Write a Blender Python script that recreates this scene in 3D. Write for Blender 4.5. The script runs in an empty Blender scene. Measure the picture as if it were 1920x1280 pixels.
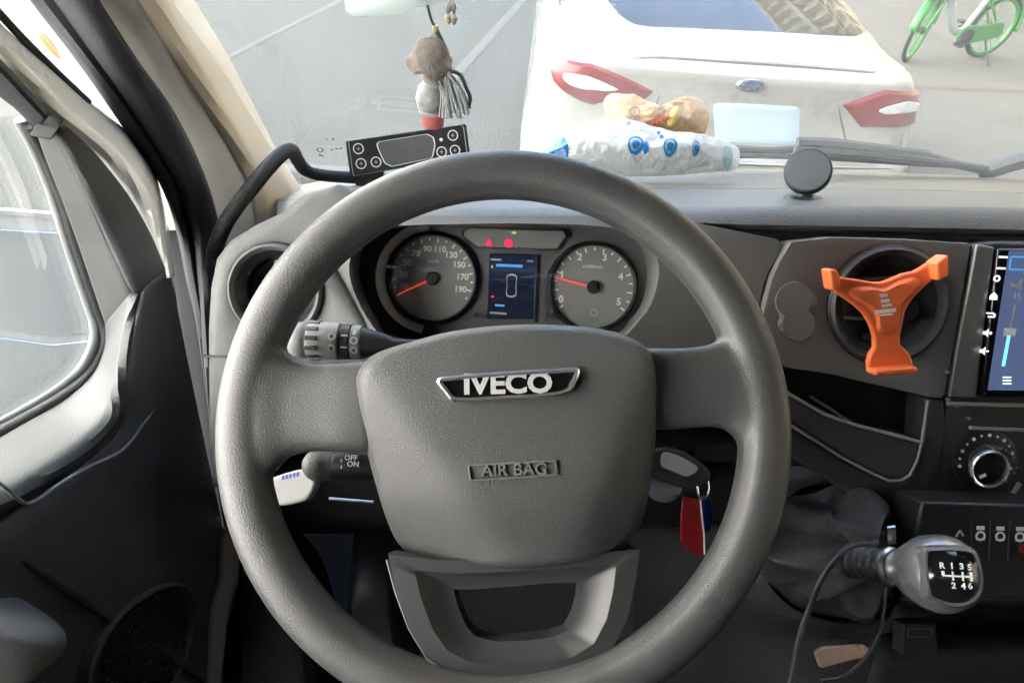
import bpy, bmesh, math, random
from mathutils import Vector, Matrix, noise
V = Vector
R = math.radians
random.seed(7)
SC = bpy.context.scene
COL = SC.collection

# ------------------------------------------------------------------ camera
FOC, CW, CH = 1400.0, 1920.0, 1280.0          # focal length and frame of the photograph in its own pixels
EYE = V((0, 0, 1.9))
PITCH, ROLL = R(33), R(2.4)
_f = V((0, math.cos(PITCH), -math.sin(PITCH)))
_u0 = V((0, math.sin(PITCH), math.cos(PITCH)))
_r0 = V((1, 0, 0))
_r = _r0 * math.cos(ROLL) + _u0 * math.sin(ROLL)
_u = -_r0 * math.sin(ROLL) + _u0 * math.cos(ROLL)
cd = bpy.data.cameras.new('camera')
cd.sensor_width = 36; cd.lens = 36 * FOC / CW
cd.clip_start = 0.02; cd.clip_end = 3000
cam = bpy.data.objects.new('camera', cd)
cam.matrix_world = Matrix(((_r.x, _u.x, -_f.x, EYE.x), (_r.y, _u.y, -_f.y, EYE.y), (_r.z, _u.z, -_f.z, EYE.z), (0, 0, 0, 1)))
COL.objects.link(cam)
SC.camera = cam

# ------------------------------------------------------------------ sky and sun
SUN_AZ, SUN_EL = R(104), R(45)                 # azimuth clockwise from +Y: behind the van, over the tall block to its right
to_sun = V((math.sin(SUN_AZ) * math.cos(SUN_EL), math.cos(SUN_AZ) * math.cos(SUN_EL), math.sin(SUN_EL)))
w = bpy.data.worlds.new('World'); SC.world = w; w.use_nodes = True
nt = w.node_tree
sky = nt.nodes.new('ShaderNodeTexSky'); sky.sky_type = 'NISHITA'; sky.sun_disc = False
sky.dust_density = 3; sky.ozone_density = .6; sky.sun_elevation = SUN_EL; sky.sun_rotation = SUN_AZ
nt.links.new(sky.outputs[0], nt.nodes['Background'].inputs[0])
nt.nodes['Background'].inputs[1].default_value = 0.055
sl = bpy.data.lights.new('sun', 'SUN'); sl.energy = 5.0; sl.angle = R(0.6); sl.color = (1, .93, .82)
so = bpy.data.objects.new('sun', sl); so.rotation_euler = to_sun.to_track_quat('Z', 'Y').to_euler()
COL.objects.link(so)
SC.view_settings.view_transform = 'Standard'; SC.view_settings.look = 'None'
SC.view_settings.exposure = 4.35; SC.view_settings.gamma = 1
SC.view_settings.use_white_balance = True; SC.view_settings.white_balance_temperature = 5750; SC.view_settings.white_balance_tint = 10
SC.cycles.max_bounces = 10; SC.cycles.diffuse_bounces = 5; SC.cycles.glossy_bounces = 4; SC.cycles.transparent_max_bounces = 24
SC.cycles.caustics_reflective = False; SC.cycles.caustics_refractive = False
SC.cycles.sample_clamp_indirect = 6

# ------------------------------------------------------------------ geometry helpers
def ray(px, py):
    return _f + _r * ((px - CW / 2) / FOC) + _u * ((CH / 2 - py) / FOC)
def at(px, py, Y):                             # the point on that sight line at world depth Y
    d = ray(px, py); return EYE + d * (Y / d.y)
def onz(px, py, z):
    d = ray(px, py); return EYE + d * ((z - EYE.z) / d.z)
def onx(px, py, x):
    d = ray(px, py); return EYE + d * (x / d.x)
def ax(px, py, d):
    return EYE + ray(px, py) * d

class Fr:                                      # a local frame: origin, right, up, normal
    def __init__(s, o, x, y):
        s.o = V(o); s.x = V(x).normalized(); s.n = s.x.cross(V(y)).normalized(); s.y = s.n.cross(s.x)
    def p(s, a, b, h=0.0):
        return s.o + s.x * a + s.y * b + s.n * h
    def loc(s, px, py, h=0.0):
        d = ray(px, py); o = s.o + s.n * h
        q = EYE + d * ((o - EYE).dot(s.n) / d.dot(s.n)) - s.o
        return (q.dot(s.x), q.dot(s.y))
    def locs(s, pts, h=0.0): return [s.loc(x, y, h) for x, y in pts]
    def at(s, px, py, h=0.0):
        a, b = s.loc(px, py, h); return s.p(a, b, h)
    def sub(s, a, b, h=0.0, rot=0.0):
        c, q = math.cos(rot), math.sin(rot)
        return Fr(s.p(a, b, h), s.x * c + s.y * q, s.y * c - s.x * q)
X1 = Fr((0, 0, 0), (1, 0, 0), (0, 1, 0))
def tilt_frame(o, deg, yaw=0):                 # faces -Y, leaning back by deg from the vertical
    a, y = R(deg), R(yaw)
    x = V((math.cos(y), math.sin(y), 0)); f = V((-math.sin(y), math.cos(y), 0))
    return Fr(o, x, f * math.sin(a) + V((0, 0, math.cos(a))))
def axis_frame(o, n, hint=(0, 0, 1)):
    n = V(n).normalized(); x = V(hint).cross(n)
    if x.length < 1e-4: x = V((1, 0, 0)).cross(n)
    x.normalize(); return Fr(o, x, n.cross(x))

def cat(pts, n, closed=False):                 # Catmull-Rom through pts, n samples even in arc length
    P = [V(p) for p in pts]; m = len(P); out = []
    segs = m if closed else m - 1; fine = []
    for i in range(segs):
        g = (lambda k: P[k % m]) if closed else (lambda k: P[max(0, min(m - 1, k))])
        p0, p1, p2, p3 = g(i - 1), g(i), g(i + 1), g(i + 2)
        for j in range(12):
            t = j / 12
            fine.append(.5 * ((2 * p1) + (p2 - p0) * t + (2 * p0 - 5 * p1 + 4 * p2 - p3) * t * t + (3 * p1 - p0 - 3 * p2 + p3) * t ** 3))
    fine.append(P[0] if closed else P[-1])
    return even(fine, n, closed)
def even(pts, n, closed=False):
    P = [V(p) for p in pts]; L = [0]
    for a, b in zip(P, P[1:]): L.append(L[-1] + (b - a).length)
    out = []; k = 0
    for i in range(n):
        t = L[-1] * i / (n if closed else n - 1)
        while k < len(L) - 2 and L[k + 1] < t: k += 1
        q = (t - L[k]) / max(1e-9, L[k + 1] - L[k])
        out.append(P[k].lerp(P[k + 1], max(0, min(1, q))))
    return out
def cat2(pts, n, closed=True):
    return [(p.x, p.y) for p in cat([V((a, b, 0)) for a, b in pts], n, closed)]
def even2(pts, n):
    q = list(pts) + [pts[0]]
    return [(p.x, p.y) for p in even([V((a, b, 0)) for a, b in q], n, True)]

class MB:
    def __init__(s): s.v = []; s.f = []
    def add(s, p): s.v.append(V(p)); return len(s.v) - 1
    def grid(s, rows, cu=False, cv=False, flip=False):   # rows of points; cu closes along a row, cv closes between last and first row
        k = [[s.add(p) for p in r] for r in rows]; m = len(rows); n = len(rows[0])
        for i in range(m if cv else m - 1):
            for j in range(n if cu else n - 1):
                q = (k[i][j], k[i][(j + 1) % n], k[(i + 1) % m][(j + 1) % n], k[(i + 1) % m][j])
                s.f.append(q[::-1] if flip else q)
        return k
    def cap(s, idx, flip=False):
        s.f.append(tuple(idx[::-1] if flip else idx))
    def box(s, fr, a0, a1, b0, b1, h0, h1):
        i = [s.add(fr.p(a, b, h)) for h in (h0, h1) for a, b in ((a0, b0), (a1, b0), (a1, b1), (a0, b1))]
        for q in ((3, 2, 1, 0), (4, 5, 6, 7), (0, 1, 5, 4), (1, 2, 6, 5), (2, 3, 7, 6), (3, 0, 4, 7)):
            s.f.append(tuple(i[k] for k in q))
        return s
    def tube(s, pts, r, seg=12, closed=False, sy=1.0):
        P = [V(p) for p in pts]; n = len(P); rr = r if isinstance(r, (list, tuple)) else [r] * n
        rows = []; prev = None
        for i in range(n):
            t = (P[(i + 1) % n] - P[i - 1]) if closed else (P[min(n - 1, i + 1)] - P[max(0, i - 1)])
            t.normalize()
            if prev is None:
                prev = t.cross(V((0, 0, 1)))
                if prev.length < 1e-3: prev = t.cross(V((0, 1, 0)))
            prev = (prev - t * prev.dot(t)).normalized(); b = t.cross(prev)
            rows.append([P[i] + (prev * math.cos(2 * math.pi * k / seg) + b * math.sin(2 * math.pi * k / seg) * sy) * rr[i] for k in range(seg)])
        k = s.grid(rows, cu=True, cv=closed)
        if not closed: s.cap(k[0], True); s.cap(k[-1])
        return s
    def lathe(s, fr, prof, seg=40, arc=None):            # profile (r, h) round the frame normal
        a0, a1 = arc or (0, 2 * math.pi); cl = arc is None
        m = seg if cl else seg + 1
        rows = [[fr.p(r * math.cos(a0 + (a1 - a0) * k / seg), r * math.sin(a0 + (a1 - a0) * k / seg), h) for k in range(m)] for r, h in prof]
        s.grid(rows, cu=cl, flip=True); return s
    def poly(s, fr, pts, h0, h1):
        a = sum(p[0] * q[1] - q[0] * p[1] for p, q in zip(pts, list(pts[1:]) + [pts[0]]))
        if a < 0: pts = list(pts)[::-1]
        lo = [s.add(fr.p(a, b, h0)) for a, b in pts]; hi = [s.add(fr.p(a, b, h1)) for a, b in pts]; n = len(pts)
        s.cap(lo, True); s.cap(hi)
        for i in range(n): s.f.append((lo[i], lo[(i + 1) % n], hi[(i + 1) % n], hi[i]))
        return s
    def ring(s, fr, loops):                              # loops: list of (pts, h); same count; outer first
        s.grid([[fr.p(a, b, h) for a, b in pts] for pts, h in loops], cu=True, flip=True); return s
    def dome(s, fr, pts, hf, n=8, pw=1.0):               # concentric rings from the outline to its centre; hf(a, b, t) height
        ca = sum(p[0] for p in pts) / len(pts); cb = sum(p[1] for p in pts) / len(pts)
        rows = []
        for i in range(n):
            t = (i / n) ** pw
            rows.append([fr.p(ca + (a - ca) * (1 - t), cb + (b - cb) * (1 - t), hf(ca + (a - ca) * (1 - t), cb + (b - cb) * (1 - t), t)) for a, b in pts])
        k = s.grid(rows, cu=True); c = s.add(fr.p(ca, cb, hf(ca, cb, 1)))
        m = len(pts)
        for j in range(m): s.f.append((k[-1][j], k[-1][(j + 1) % m], c))
        return s
    def build(s, name, mat, parent=None, bevel=None, sub=0, solid=None, angle=38, label=None, cat=None, group=None, kind=None, fix=True, loc=None):
        org = V((0, 0, 0)); q = parent
        if parent is not None:
            while q.parent is not None: q = q.parent
            org = q.location.copy()
        else:
            lo = V((min(p.x for p in s.v), min(p.y for p in s.v), min(p.z for p in s.v)))
            hi = V((max(p.x for p in s.v), max(p.y for p in s.v), max(p.z for p in s.v)))
            org = V(((lo.x + hi.x) / 2, (lo.y + hi.y) / 2, lo.z)) if loc is None else V(loc)
        me = bpy.data.meshes.new(name)
        me.from_pydata([tuple(p - org) for p in s.v], [], s.f)
        if fix:
            bm = bmesh.new(); bm.from_mesh(me)
            bmesh.ops.remove_doubles(bm, verts=bm.verts, dist=1e-6)
            bmesh.ops.recalc_face_normals(bm, faces=bm.faces)
            bm.to_mesh(me); bm.free()
        me.materials.append(M[mat] if isinstance(mat, str) else mat)
        o = bpy.data.objects.new(name, me); COL.objects.link(o)
        if parent is None: o.location = org
        else: o.parent = parent
        if solid:
            m = o.modifiers.new('solidify', 'SOLIDIFY'); m.thickness = solid; m.offset = -1
        if bevel:
            m = o.modifiers.new('bevel', 'BEVEL'); m.width = bevel[0]; m.segments = bevel[1]; m.limit_method = 'ANGLE'; m.angle_limit = R(bevel[2] if len(bevel) > 2 else 32)
        if sub:
            m = o.modifiers.new('subsurf', 'SUBSURF'); m.levels = sub; m.render_levels = sub
        for p in me.polygons: p.use_smooth = True
        me.set_sharp_from_angle(angle=R(angle))
        return tag(o, label, cat, group, kind)
def tag(o, label=None, cat=None, group=None, kind=None):
    if label: o['label'] = label
    if cat: o['category'] = cat
    if group: o['group'] = group
    if kind: o['kind'] = kind
    return o
def thing(name, label, cat, loc, group=None):
    o = bpy.data.objects.new(name, None); o.location = V(loc); o.empty_display_size = .05; COL.objects.link(o)
    return tag(o, label, cat, group)
def surf(curves, nu, nv, closed=False):        # smooth sheet through several curves
    C = [cat(c, nu, closed) for c in curves]
    cols = [cat([c[i] for c in C], nv) for i in range(nu)]
    return [[cols[i][j] for i in range(nu)] for j in range(nv)]
def sheet(curves, nu=40, nv=12, closed=False):
    m = MB(); m.grid(surf(curves, nu, nv, closed), cu=closed); return m
def text(body, fr, a, b, h, size, mat, parent, name, rot=0.0, ext=.0003, bold=0.0, sx=1.0, shear=0.0):
    c = bpy.data.curves.new('lettering', 'FONT'); c.body = body; c.size = size; c.extrude = ext; c.offset = bold * size
    c.align_x = 'CENTER'; c.align_y = 'CENTER'; c.shear = shear; c.resolution_u = 3
    t = bpy.data.objects.new('lettering', c); COL.objects.link(t)
    dg = bpy.context.evaluated_depsgraph_get()
    me = bpy.data.meshes.new_from_object(t.evaluated_get(dg))
    g = fr.sub(a, b, h, rot); m = MB()
    m.v = [g.p(v.co.x * sx, v.co.y, v.co.z) for v in me.vertices]; m.f = [tuple(p.vertices) for p in me.polygons]
    bpy.data.objects.remove(t); bpy.data.curves.remove(c); bpy.data.meshes.remove(me)
    return m.build(name, mat, parent, fix=False)
def ringmark(fr, a, b, h, r, wd, mat, parent, name, seg=28):
    m = MB(); m.lathe(fr.sub(a, b, h), [(r - wd, 0), (r - wd, .0006), (r, .0006), (r, 0)], seg)
    return m.build(name, mat, parent)
def bar(fr, a0, b0, a1, b1, wd, h0, h1, m=None):
    m = m or MB(); d = V((a1 - a0, b1 - b0)); L = d.length; g = fr.sub(a0, b0, 0, math.atan2(d.y, d.x))
    m.box(g, 0, L, -wd / 2, wd / 2, h0, h1); return m

# ------------------------------------------------------------------ materials
M = {}
def mat(name, col, rough=.5, metal=0.0, bump=0.0, bscale=400, var=0.0, vscale=8, coat=0.0, spec=.5, emit=None, es=1.0, detail=3, trans=0.0, col2=None, sss=0.0, stretch=None, dust=0.0):
    m = bpy.data.materials.new(name); m.use_nodes = True; n = m.node_tree.nodes; l = m.node_tree.links; b = n['Principled BSDF']
    b.inputs['Base Color'].default_value = (*col, 1); b.inputs['Roughness'].default_value = rough; b.inputs['Metallic'].default_value = metal
    b.inputs['Specular IOR Level'].default_value = spec; b.inputs['Coat Weight'].default_value = coat; b.inputs['Coat Roughness'].default_value = .04
    b.inputs['Transmission Weight'].default_value = trans; b.inputs['Subsurface Weight'].default_value = sss
    tc = n.new('ShaderNodeTexCoord'); src = tc.outputs['Object']
    if stretch:
        mp = n.new('ShaderNodeMapping'); mp.inputs['Scale'].default_value = stretch; l.new(src, mp.inputs[0]); src = mp.outputs[0]
    if var:
        t = n.new('ShaderNodeTexNoise'); t.inputs['Scale'].default_value = vscale; t.inputs['Detail'].default_value = 5; t.inputs['Roughness'].default_value = .65; l.new(src, t.inputs[0])
        rp = n.new('ShaderNodeValToRGB'); rp.color_ramp.elements[0].position = .3; rp.color_ramp.elements[1].position = .7
        c2 = col2 or tuple(min(1, c * (1 + var)) for c in col); c1 = tuple(c * (1 - var) for c in col) if not col2 else col
        rp.color_ramp.elements[0].color = (*c1, 1); rp.color_ramp.elements[1].color = (*c2, 1)
        l.new(t.outputs[0], rp.inputs[0]); l.new(rp.outputs[0], b.inputs['Base Color'])
        rr = n.new('ShaderNodeMapRange'); rr.inputs[3].default_value = max(.02, rough - .08); rr.inputs[4].default_value = min(1, rough + .08)
        l.new(t.outputs[0], rr.inputs[0]); l.new(rr.outputs[0], b.inputs['Roughness'])
    if dust:
        t2 = n.new('ShaderNodeTexNoise'); t2.inputs['Scale'].default_value = 900; t2.inputs['Detail'].default_value = 2; l.new(tc.outputs['Object'], t2.inputs[0])
        r2 = n.new('ShaderNodeValToRGB'); r2.color_ramp.elements[0].position = .62; r2.color_ramp.elements[1].position = .78
        r2.color_ramp.elements[0].color = (0, 0, 0, 1); r2.color_ramp.elements[1].color = (dust, dust, dust, 1); l.new(t2.outputs[0], r2.inputs[0])
        mx = n.new('ShaderNodeMix'); mx.data_type = 'RGBA'; mx.inputs[7].default_value = (.42, .4, .36, 1)
        prev = b.inputs['Base Color'].links[0].from_socket if b.inputs['Base Color'].links else None
        if prev: l.new(prev, mx.inputs[6])
        else: mx.inputs[6].default_value = (*col, 1)
        l.new(r2.outputs[0], mx.inputs[0]); l.new(mx.outputs[2], b.inputs['Base Color'])
    if bump:
        t = n.new('ShaderNodeTexNoise'); t.inputs['Scale'].default_value = bscale; t.inputs['Detail'].default_value = detail; l.new(src, t.inputs[0])
        bp = n.new('ShaderNodeBump'); bp.inputs['Strength'].default_value = bump; bp.inputs['Distance'].default_value = .6 / bscale
        l.new(t.outputs[0], bp.inputs['Height']); l.new(bp.outputs[0], b.inputs['Normal'])
    if emit:
        b.inputs['Emission Color'].default_value = (*emit, 1); b.inputs['Emission Strength'].default_value = es
    M[name] = m; return m
def glass(name, tint, dirt, refl=.03, rough=.02, dscale=6, gloss=1.0):
    m = bpy.data.materials.new(name); m.use_nodes = True; n = m.node_tree.nodes; l = m.node_tree.links; n.remove(n['Principled BSDF'])
    tr = n.new('ShaderNodeBsdfTransparent'); tr.inputs[0].default_value = (*tint, 1)
    gl = n.new('ShaderNodeBsdfGlossy'); gl.inputs['Roughness'].default_value = rough; gl.inputs[0].default_value = (gloss, gloss, gloss, 1)
    lw = n.new('ShaderNodeLayerWeight'); lw.inputs[0].default_value = .5
    pw = n.new('ShaderNodeMath'); pw.operation = 'POWER'; pw.inputs[1].default_value = 4.0; l.new(lw.outputs['Facing'], pw.inputs[0])
    fr = n.new('ShaderNodeMapRange'); fr.inputs[3].default_value = refl; fr.inputs[4].default_value = .8; l.new(pw.outputs[0], fr.inputs[0])
    a = n.new('ShaderNodeMixShader'); l.new(fr.outputs[0], a.inputs[0]); l.new(tr.outputs[0], a.inputs[1]); l.new(gl.outputs[0], a.inputs[2])
    out = a
    if dirt:
        tc = n.new('ShaderNodeTexCoord'); t = n.new('ShaderNodeTexNoise'); t.inputs['Scale'].default_value = dscale; t.inputs['Detail'].default_value = 8; t.inputs['Roughness'].default_value = .7
        l.new(tc.outputs['Object'], t.inputs[0])
        t3 = n.new('ShaderNodeTexNoise'); t3.inputs['Scale'].default_value = 260; t3.inputs['Detail'].default_value = 2; l.new(tc.outputs['Object'], t3.inputs[0])
        r3 = n.new('ShaderNodeMapRange'); r3.inputs[1].default_value = .70; r3.inputs[2].default_value = .80; r3.inputs[3].default_value = 0; r3.inputs[4].default_value = .12; l.new(t3.outputs[0], r3.inputs[0])
        rg = n.new('ShaderNodeMapRange'); rg.inputs[1].default_value = .3; rg.inputs[2].default_value = .75; rg.inputs[3].default_value = dirt * .6; rg.inputs[4].default_value = dirt * 1.6; l.new(t.outputs[0], rg.inputs[0])
        ad = n.new('ShaderNodeMath'); ad.operation = 'ADD'; l.new(rg.outputs[0], ad.inputs[0]); l.new(r3.outputs[0], ad.inputs[1])
        df = n.new('ShaderNodeBsdfTranslucent'); df.inputs[0].default_value = (.8, .8, .76, 1)
        c = n.new('ShaderNodeMixShader'); l.new(ad.outputs[0], c.inputs[0]); l.new(a.outputs[0], c.inputs[1]); l.new(df.outputs[0], c.inputs[2]); out = c
    l.new(out.outputs[0], n['Material Output'].inputs[0]); M[name] = m; return m

mat('plastic_soft', (0.11, 0.11, 0.11), .52, bump=.55, bscale=620, var=.12, vscale=30, dust=.25)
mat('plastic_rim', (0.075, 0.075, 0.077), .39, spec=.85, bump=.8, bscale=950, var=.12, vscale=25)
mat('plastic_pad', (0.082, 0.082, 0.084), .44, spec=.7, bump=.95, bscale=900, var=.10, vscale=22, dust=.12)
mat('plastic_dash', (0.13, 0.13, 0.13), .55, bump=.4, bscale=700, var=.12, vscale=14, dust=.3)
mat('plastic_dash_top', (0.13, 0.119, 0.098), .50, bump=.4, bscale=650, var=.12, vscale=10, dust=.4)
mat('plastic_grey', (0.27, 0.27, 0.27), .55, bump=.3, bscale=700, var=.1, vscale=12)
mat('plastic_dark', (0.042, 0.042, 0.043), .5, bump=.3, bscale=600, var=.2, vscale=18, dust=.3)
mat('matte_black', (.012, .012, .013), .75, bump=.3, bscale=400, var=.3, spec=.25)
mat('plastic_emboss', (.17, .17, .165), .5)
mat('plastic_slate', (.020, .021, .026), .5, bump=.3, bscale=500, var=.2, vscale=18, dust=.2)
mat('plastic_black', (0.02, 0.02, 0.021), .42, bump=.15, bscale=500, var=.2)
mat('gloss_black', (.008, .008, .009), .12, coat=.4)
mat('trim_silver', (.06, .06, .062), .42, metal=.25, bump=.12, bscale=900, var=.06)
mat('trim_satin', (.24, .24, .235), .38, metal=.55, var=.08, vscale=40)
mat('chrome', (.86, .86, .87), .22, metal=.9)
mat('white_metal', (.8, .8, .8), .35, metal=.35)
mat('chrome_soft', (.6, .6, .6), .3, metal=1)
mat('knob_grey', (.34, .35, .37), .27, metal=.75, bump=.05, bscale=500)
mat('rubber', (.022, .023, .026), .6, bump=.25, bscale=420, var=.25, vscale=40, dust=.3)
mat('pillar_trim', (.78, .75, .67), .6, bump=.15, bscale=500, var=.03, vscale=10)
mat('pillar_cream', (.74, .64, .47), .6, bump=.15, bscale=500, var=.03, vscale=10)
mat('door_ledge', (.052, .054, .057), .5, bump=.35, bscale=620, var=.1, vscale=16, dust=.2)
mat('door_trim', (.062, .063, .065), .5, bump=.35, bscale=620, var=.1, vscale=16, dust=.2)
mat('bezel_silver', (.5, .5, .49), .45, metal=.2)
mat('body_paint', (.74, .72, .66), .28, coat=.6, var=.03)
mat('door_dark', (.068, .068, .071), .55, bump=.4, bscale=620, var=.15, vscale=16, dust=.25)
mat('door_mid', (0.12, 0.12, 0.12), .5, bump=.35, bscale=620, var=.1, vscale=16, dust=.2)
mat('dial_face', (0.25, 0.25, 0.245), .6, var=.06, vscale=40)
mat('white_print', (.85, .85, .82), .5)
mat('grey_print', (.45, .45, .45), .5)
mat('needle_red', (.75, .10, .06), .4, emit=(.8, .08, .04), es=0.0336)
mat('screen_dark', (.006, .007, .011), .1, coat=.2, emit=(.02, .025, .05), es=.02)
mat('screen_blue', (.02, .03, .06), .2, emit=(.05, .16, .32), es=0.112)
mat('screen_glow', (.02, .02, .08), .2, emit=(.04, .05, .32), es=0.098)
mat('telltale_red', (.5, .02, .06), .3, emit=(1, .03, .10), es=.05)
mat('telltale_green', (.2, .3, .1), .3, emit=(.25, .35, .12), es=0.084)
mat('unit_screen', (.02, .025, .04), .12, emit=(.09, .115, .20), es=.05)
mat('unit_icon', (.7, .7, .7), .4, emit=(.75, .75, .72), es=0.084)
mat('unit_slider', (.1, .5, .5), .3, emit=(.18, .70, .66), es=0.098)
mat('orange', (.90, .19, .055), .42, bump=.08, bscale=300, var=.05, vscale=20, sss=.05)
mat('leather', (.040, .041, .044), .36, bump=.45, bscale=220, var=.2, vscale=20)
mat('residue', (.22, .21, .185), .7, bump=.5, bscale=200, var=.25, vscale=60)
mat('charcoal_disc', (.10, .105, .112), .5, bump=.2, bscale=900)
mat('white_plastic', (.34, .34, .34), .38)
mat('ink_blue', (.02, .06, .45), .5)
mat('tag_red', (.27, .014, .018), .4, bump=.2, bscale=180, var=.3, vscale=50)
mat('tag_blue', (.02, .03, .24), .35)
mat('pack_white', (.56, .59, .60), .28, bump=.6, bscale=45, var=.04, vscale=20, coat=.3)
mat('pack_blue', (.015, .17, .42), .32, bump=.3, bscale=40, coat=.3, var=.2, vscale=25)
mat('pack_pale', (.28, .40, .44), .35, coat=.3)
mat('paper_tan', (.50, .30, .14), .6, bump=.6, bscale=60, var=.18, vscale=30)
mat('paper_yellow', (.5, .38, .10), .6, bump=.4, bscale=60)
mat('paper_red', (.65, .08, .03), .6)
mat('card_brown', (.18, .12, .09), .75, bump=.4, bscale=150, var=.25, vscale=60)
mat('felt_brown', (.24, .205, .18), .9, bump=.8, bscale=260, var=.3, vscale=60)
mat('thread_grey', (.40, .42, .42), .8, var=.4, vscale=90)
mat('thread_dark', (.09, .095, .095), .8)
mat('charm_red', (.5, .14, .13), .6)
mat('skin_cloth', (.42, .34, .30), .8, bump=.3, bscale=300)
mat('bead', (.55, .50, .22), .3)
mat('cable_black', (.02, .02, .02), .5)
mat('car_white', (.31, .30, .275), .28, coat=.8, var=.01)
mat('car_lens_red', (.17, .006, .010), .3, coat=.25)
mat('car_lens_clear', (.55, .56, .56), .12, coat=.8, var=.15, vscale=30)
mat('car_gap_and_shade', (.075, .068, .05), .7)  # dark of the shut lines, also the painted shade under the spoiler lip
mat('car_plate', (.42, .52, .66), .5)
mat('car_black', (.02, .02, .02), .5)
mat('car_emblem', (.03, .06, .13), .2, coat=.6)
mat('car_glass', (.01, .014, .018), .04, spec=.75)
mat('tyre', (.02, .02, .02), .8)
mat('bike_green', (.06, .26, .05), .35, coat=.3, var=.05)
mat('bike_white', (.45, .46, .46), .35, coat=.3)
mat('bike_black', (.03, .03, .03), .5)
mat('road', (.047, .0475, .042), .85, bump=1.0, bscale=40, var=.2, vscale=7, detail=6)
mat('pavement', (.15, .134, .106), .85, bump=.5, bscale=60, var=.12, vscale=1.6, detail=6)
mat('kerb', (.33, .32, .30), .85, bump=.5, bscale=60, var=.1)
mat('paint_line', (.085, .085, .077), .85, var=.35, vscale=14)
mat('paint_red', (.15, .095, .08), .8, var=.25, vscale=9)
mat('wall_tan', (.42, .33, .21), .8, bump=.3, bscale=20, var=.08, vscale=1)
mat('wall_cream', (.58, .50, .36), .8, var=.05, vscale=1)
mat('wall_render', (.76, .74, .69), .85, bump=.2, bscale=20, var=.06, vscale=1)
mat('window_dark', (.04, .05, .06), .08)
mat('mirror', (.86, .88, .9), .02, metal=1)
mat('leaf', (.07, .11, .03), .7, var=.5, vscale=3)
mat('bark', (.12, .09, .06), .9, bump=.6, bscale=30, var=.3)
mat('floor_mat', (.016, .016, .018), .9, bump=.5, bscale=200, var=.3)
mat('roof_lining', (.20, .20, .20), .9)
mat('seat_cloth', (.035, .035, .035), .9, bump=.5, bscale=500, var=.2)
mat('hose_black', (.035, .034, .033), .45, bump=.1, bscale=300)
mat('reflection_orange', (.75, .32, .12), .25, coat=.5)
mr_ = mat('plastic_roll', (.10, .10, .10), .45, var=.1, vscale=14, dust=.2); nn = mr_.node_tree.nodes; ll = mr_.node_tree.links
vt = nn.new('ShaderNodeTexVoronoi'); vt.inputs['Scale'].default_value = 520; tcn = nn.new('ShaderNodeTexCoord'); ll.new(tcn.outputs['Object'], vt.inputs[0])
bpn = nn.new('ShaderNodeBump'); bpn.inputs['Strength'].default_value = .5; bpn.inputs['Distance'].default_value = .0008; ll.new(vt.outputs['Distance'], bpn.inputs['Height']); ll.new(bpn.outputs[0], nn['Principled BSDF'].inputs['Normal'])
glass('glass_screen', (.93, .95, .93), .028, dscale=5)
glass('glass_door', (.96, .98, .97), .010, dscale=7)
glass('glass_lens', (.97, .97, .97), .008, refl=.02)

# ------------------------------------------------------------------ outside: ground
def flat(name, x0, x1, y0, y1, z, m, nx=1, ny=1, **k):
    b = MB(); b.grid([[V((x0 + (x1 - x0) * i / nx, y0 + (y1 - y0) * j / ny, z)) for i in range(nx + 1)] for j in range(ny + 1)])
    o = b.build(name, m, loc=(0, 0, 0), **k); return o
flat('road', -400, 400, -400, 400, 0, 'road', kind='structure')
KX = 2.55
b = MB(); b.box(Fr((0, 0, 0), (1, 0, 0), (0, 1, 0)), KX + .15, 9.2, -60, 90, -.05, .13)
b.build('pavement', 'pavement', kind='structure', loc=(0, 0, 0))
kr = MB(); kr.box(Fr((0, 0, 0), (1, 0, 0), (0, 1, 0)), KX, KX + .148, -60, 90, -.05, .134)
kr.build('kerb', 'kerb', kind='structure', bevel=(.012, 2), loc=(0, 0, 0))
def ground_strip(name, p, q, wd, z, m, label, cat_, group=None):
    p, q = V(p), V(q); d = (q - p).normalized(); s = V((-d.y, d.x, 0)) * wd / 2; n = 24
    b = MB(); b.grid([[p.lerp(q, i / n) + s + V((0, 0, z)), p.lerp(q, i / n) - s + V((0, 0, z))] for i in range(n + 1)])
    return b.build(name, m, label=label, cat=cat_, group=group)
ground_strip('road_marking', (-.80, 7.0, 0), (.6, 18, 0), .12, .004, 'paint_line', 'worn pale painted line on the road just beside the white car', 'road marking')
ground_strip('road_marking', (-3.3, 6.6, 0), (-2.2, 18, 0), .09, .004, 'paint_line', 'faint painted line far out on the road beyond the windscreen pillar', 'road marking')
p0, p1 = onz(1700, 163, .134), onz(2000, 175, .134)
ground_strip('pavement_marking', p0 + (p0 - p1) * .2, p1 + (p1 - p0) * .6, .11, 0, 'paint_red', 'dull red painted line across the pale pavement by the white car', 'pavement marking')

# ------------------------------------------------------------------ outside: the parked white car
YAW = R(-1.5); CAMBER = R(1.4)
CAR_O = at(1370, 200, 3.50); CAR_O.z = 0
cf = V((-math.sin(YAW), math.cos(YAW), 0)); cx = V((math.cos(YAW), math.sin(YAW), 0))
cxr = (cx * math.cos(CAMBER) - V((0, 0, 1)) * math.sin(CAMBER)); czr = cxr.cross(cf)
def car_w(x, y, z): return CAR_O + cxr * x + cf * y + czr * z
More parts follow.
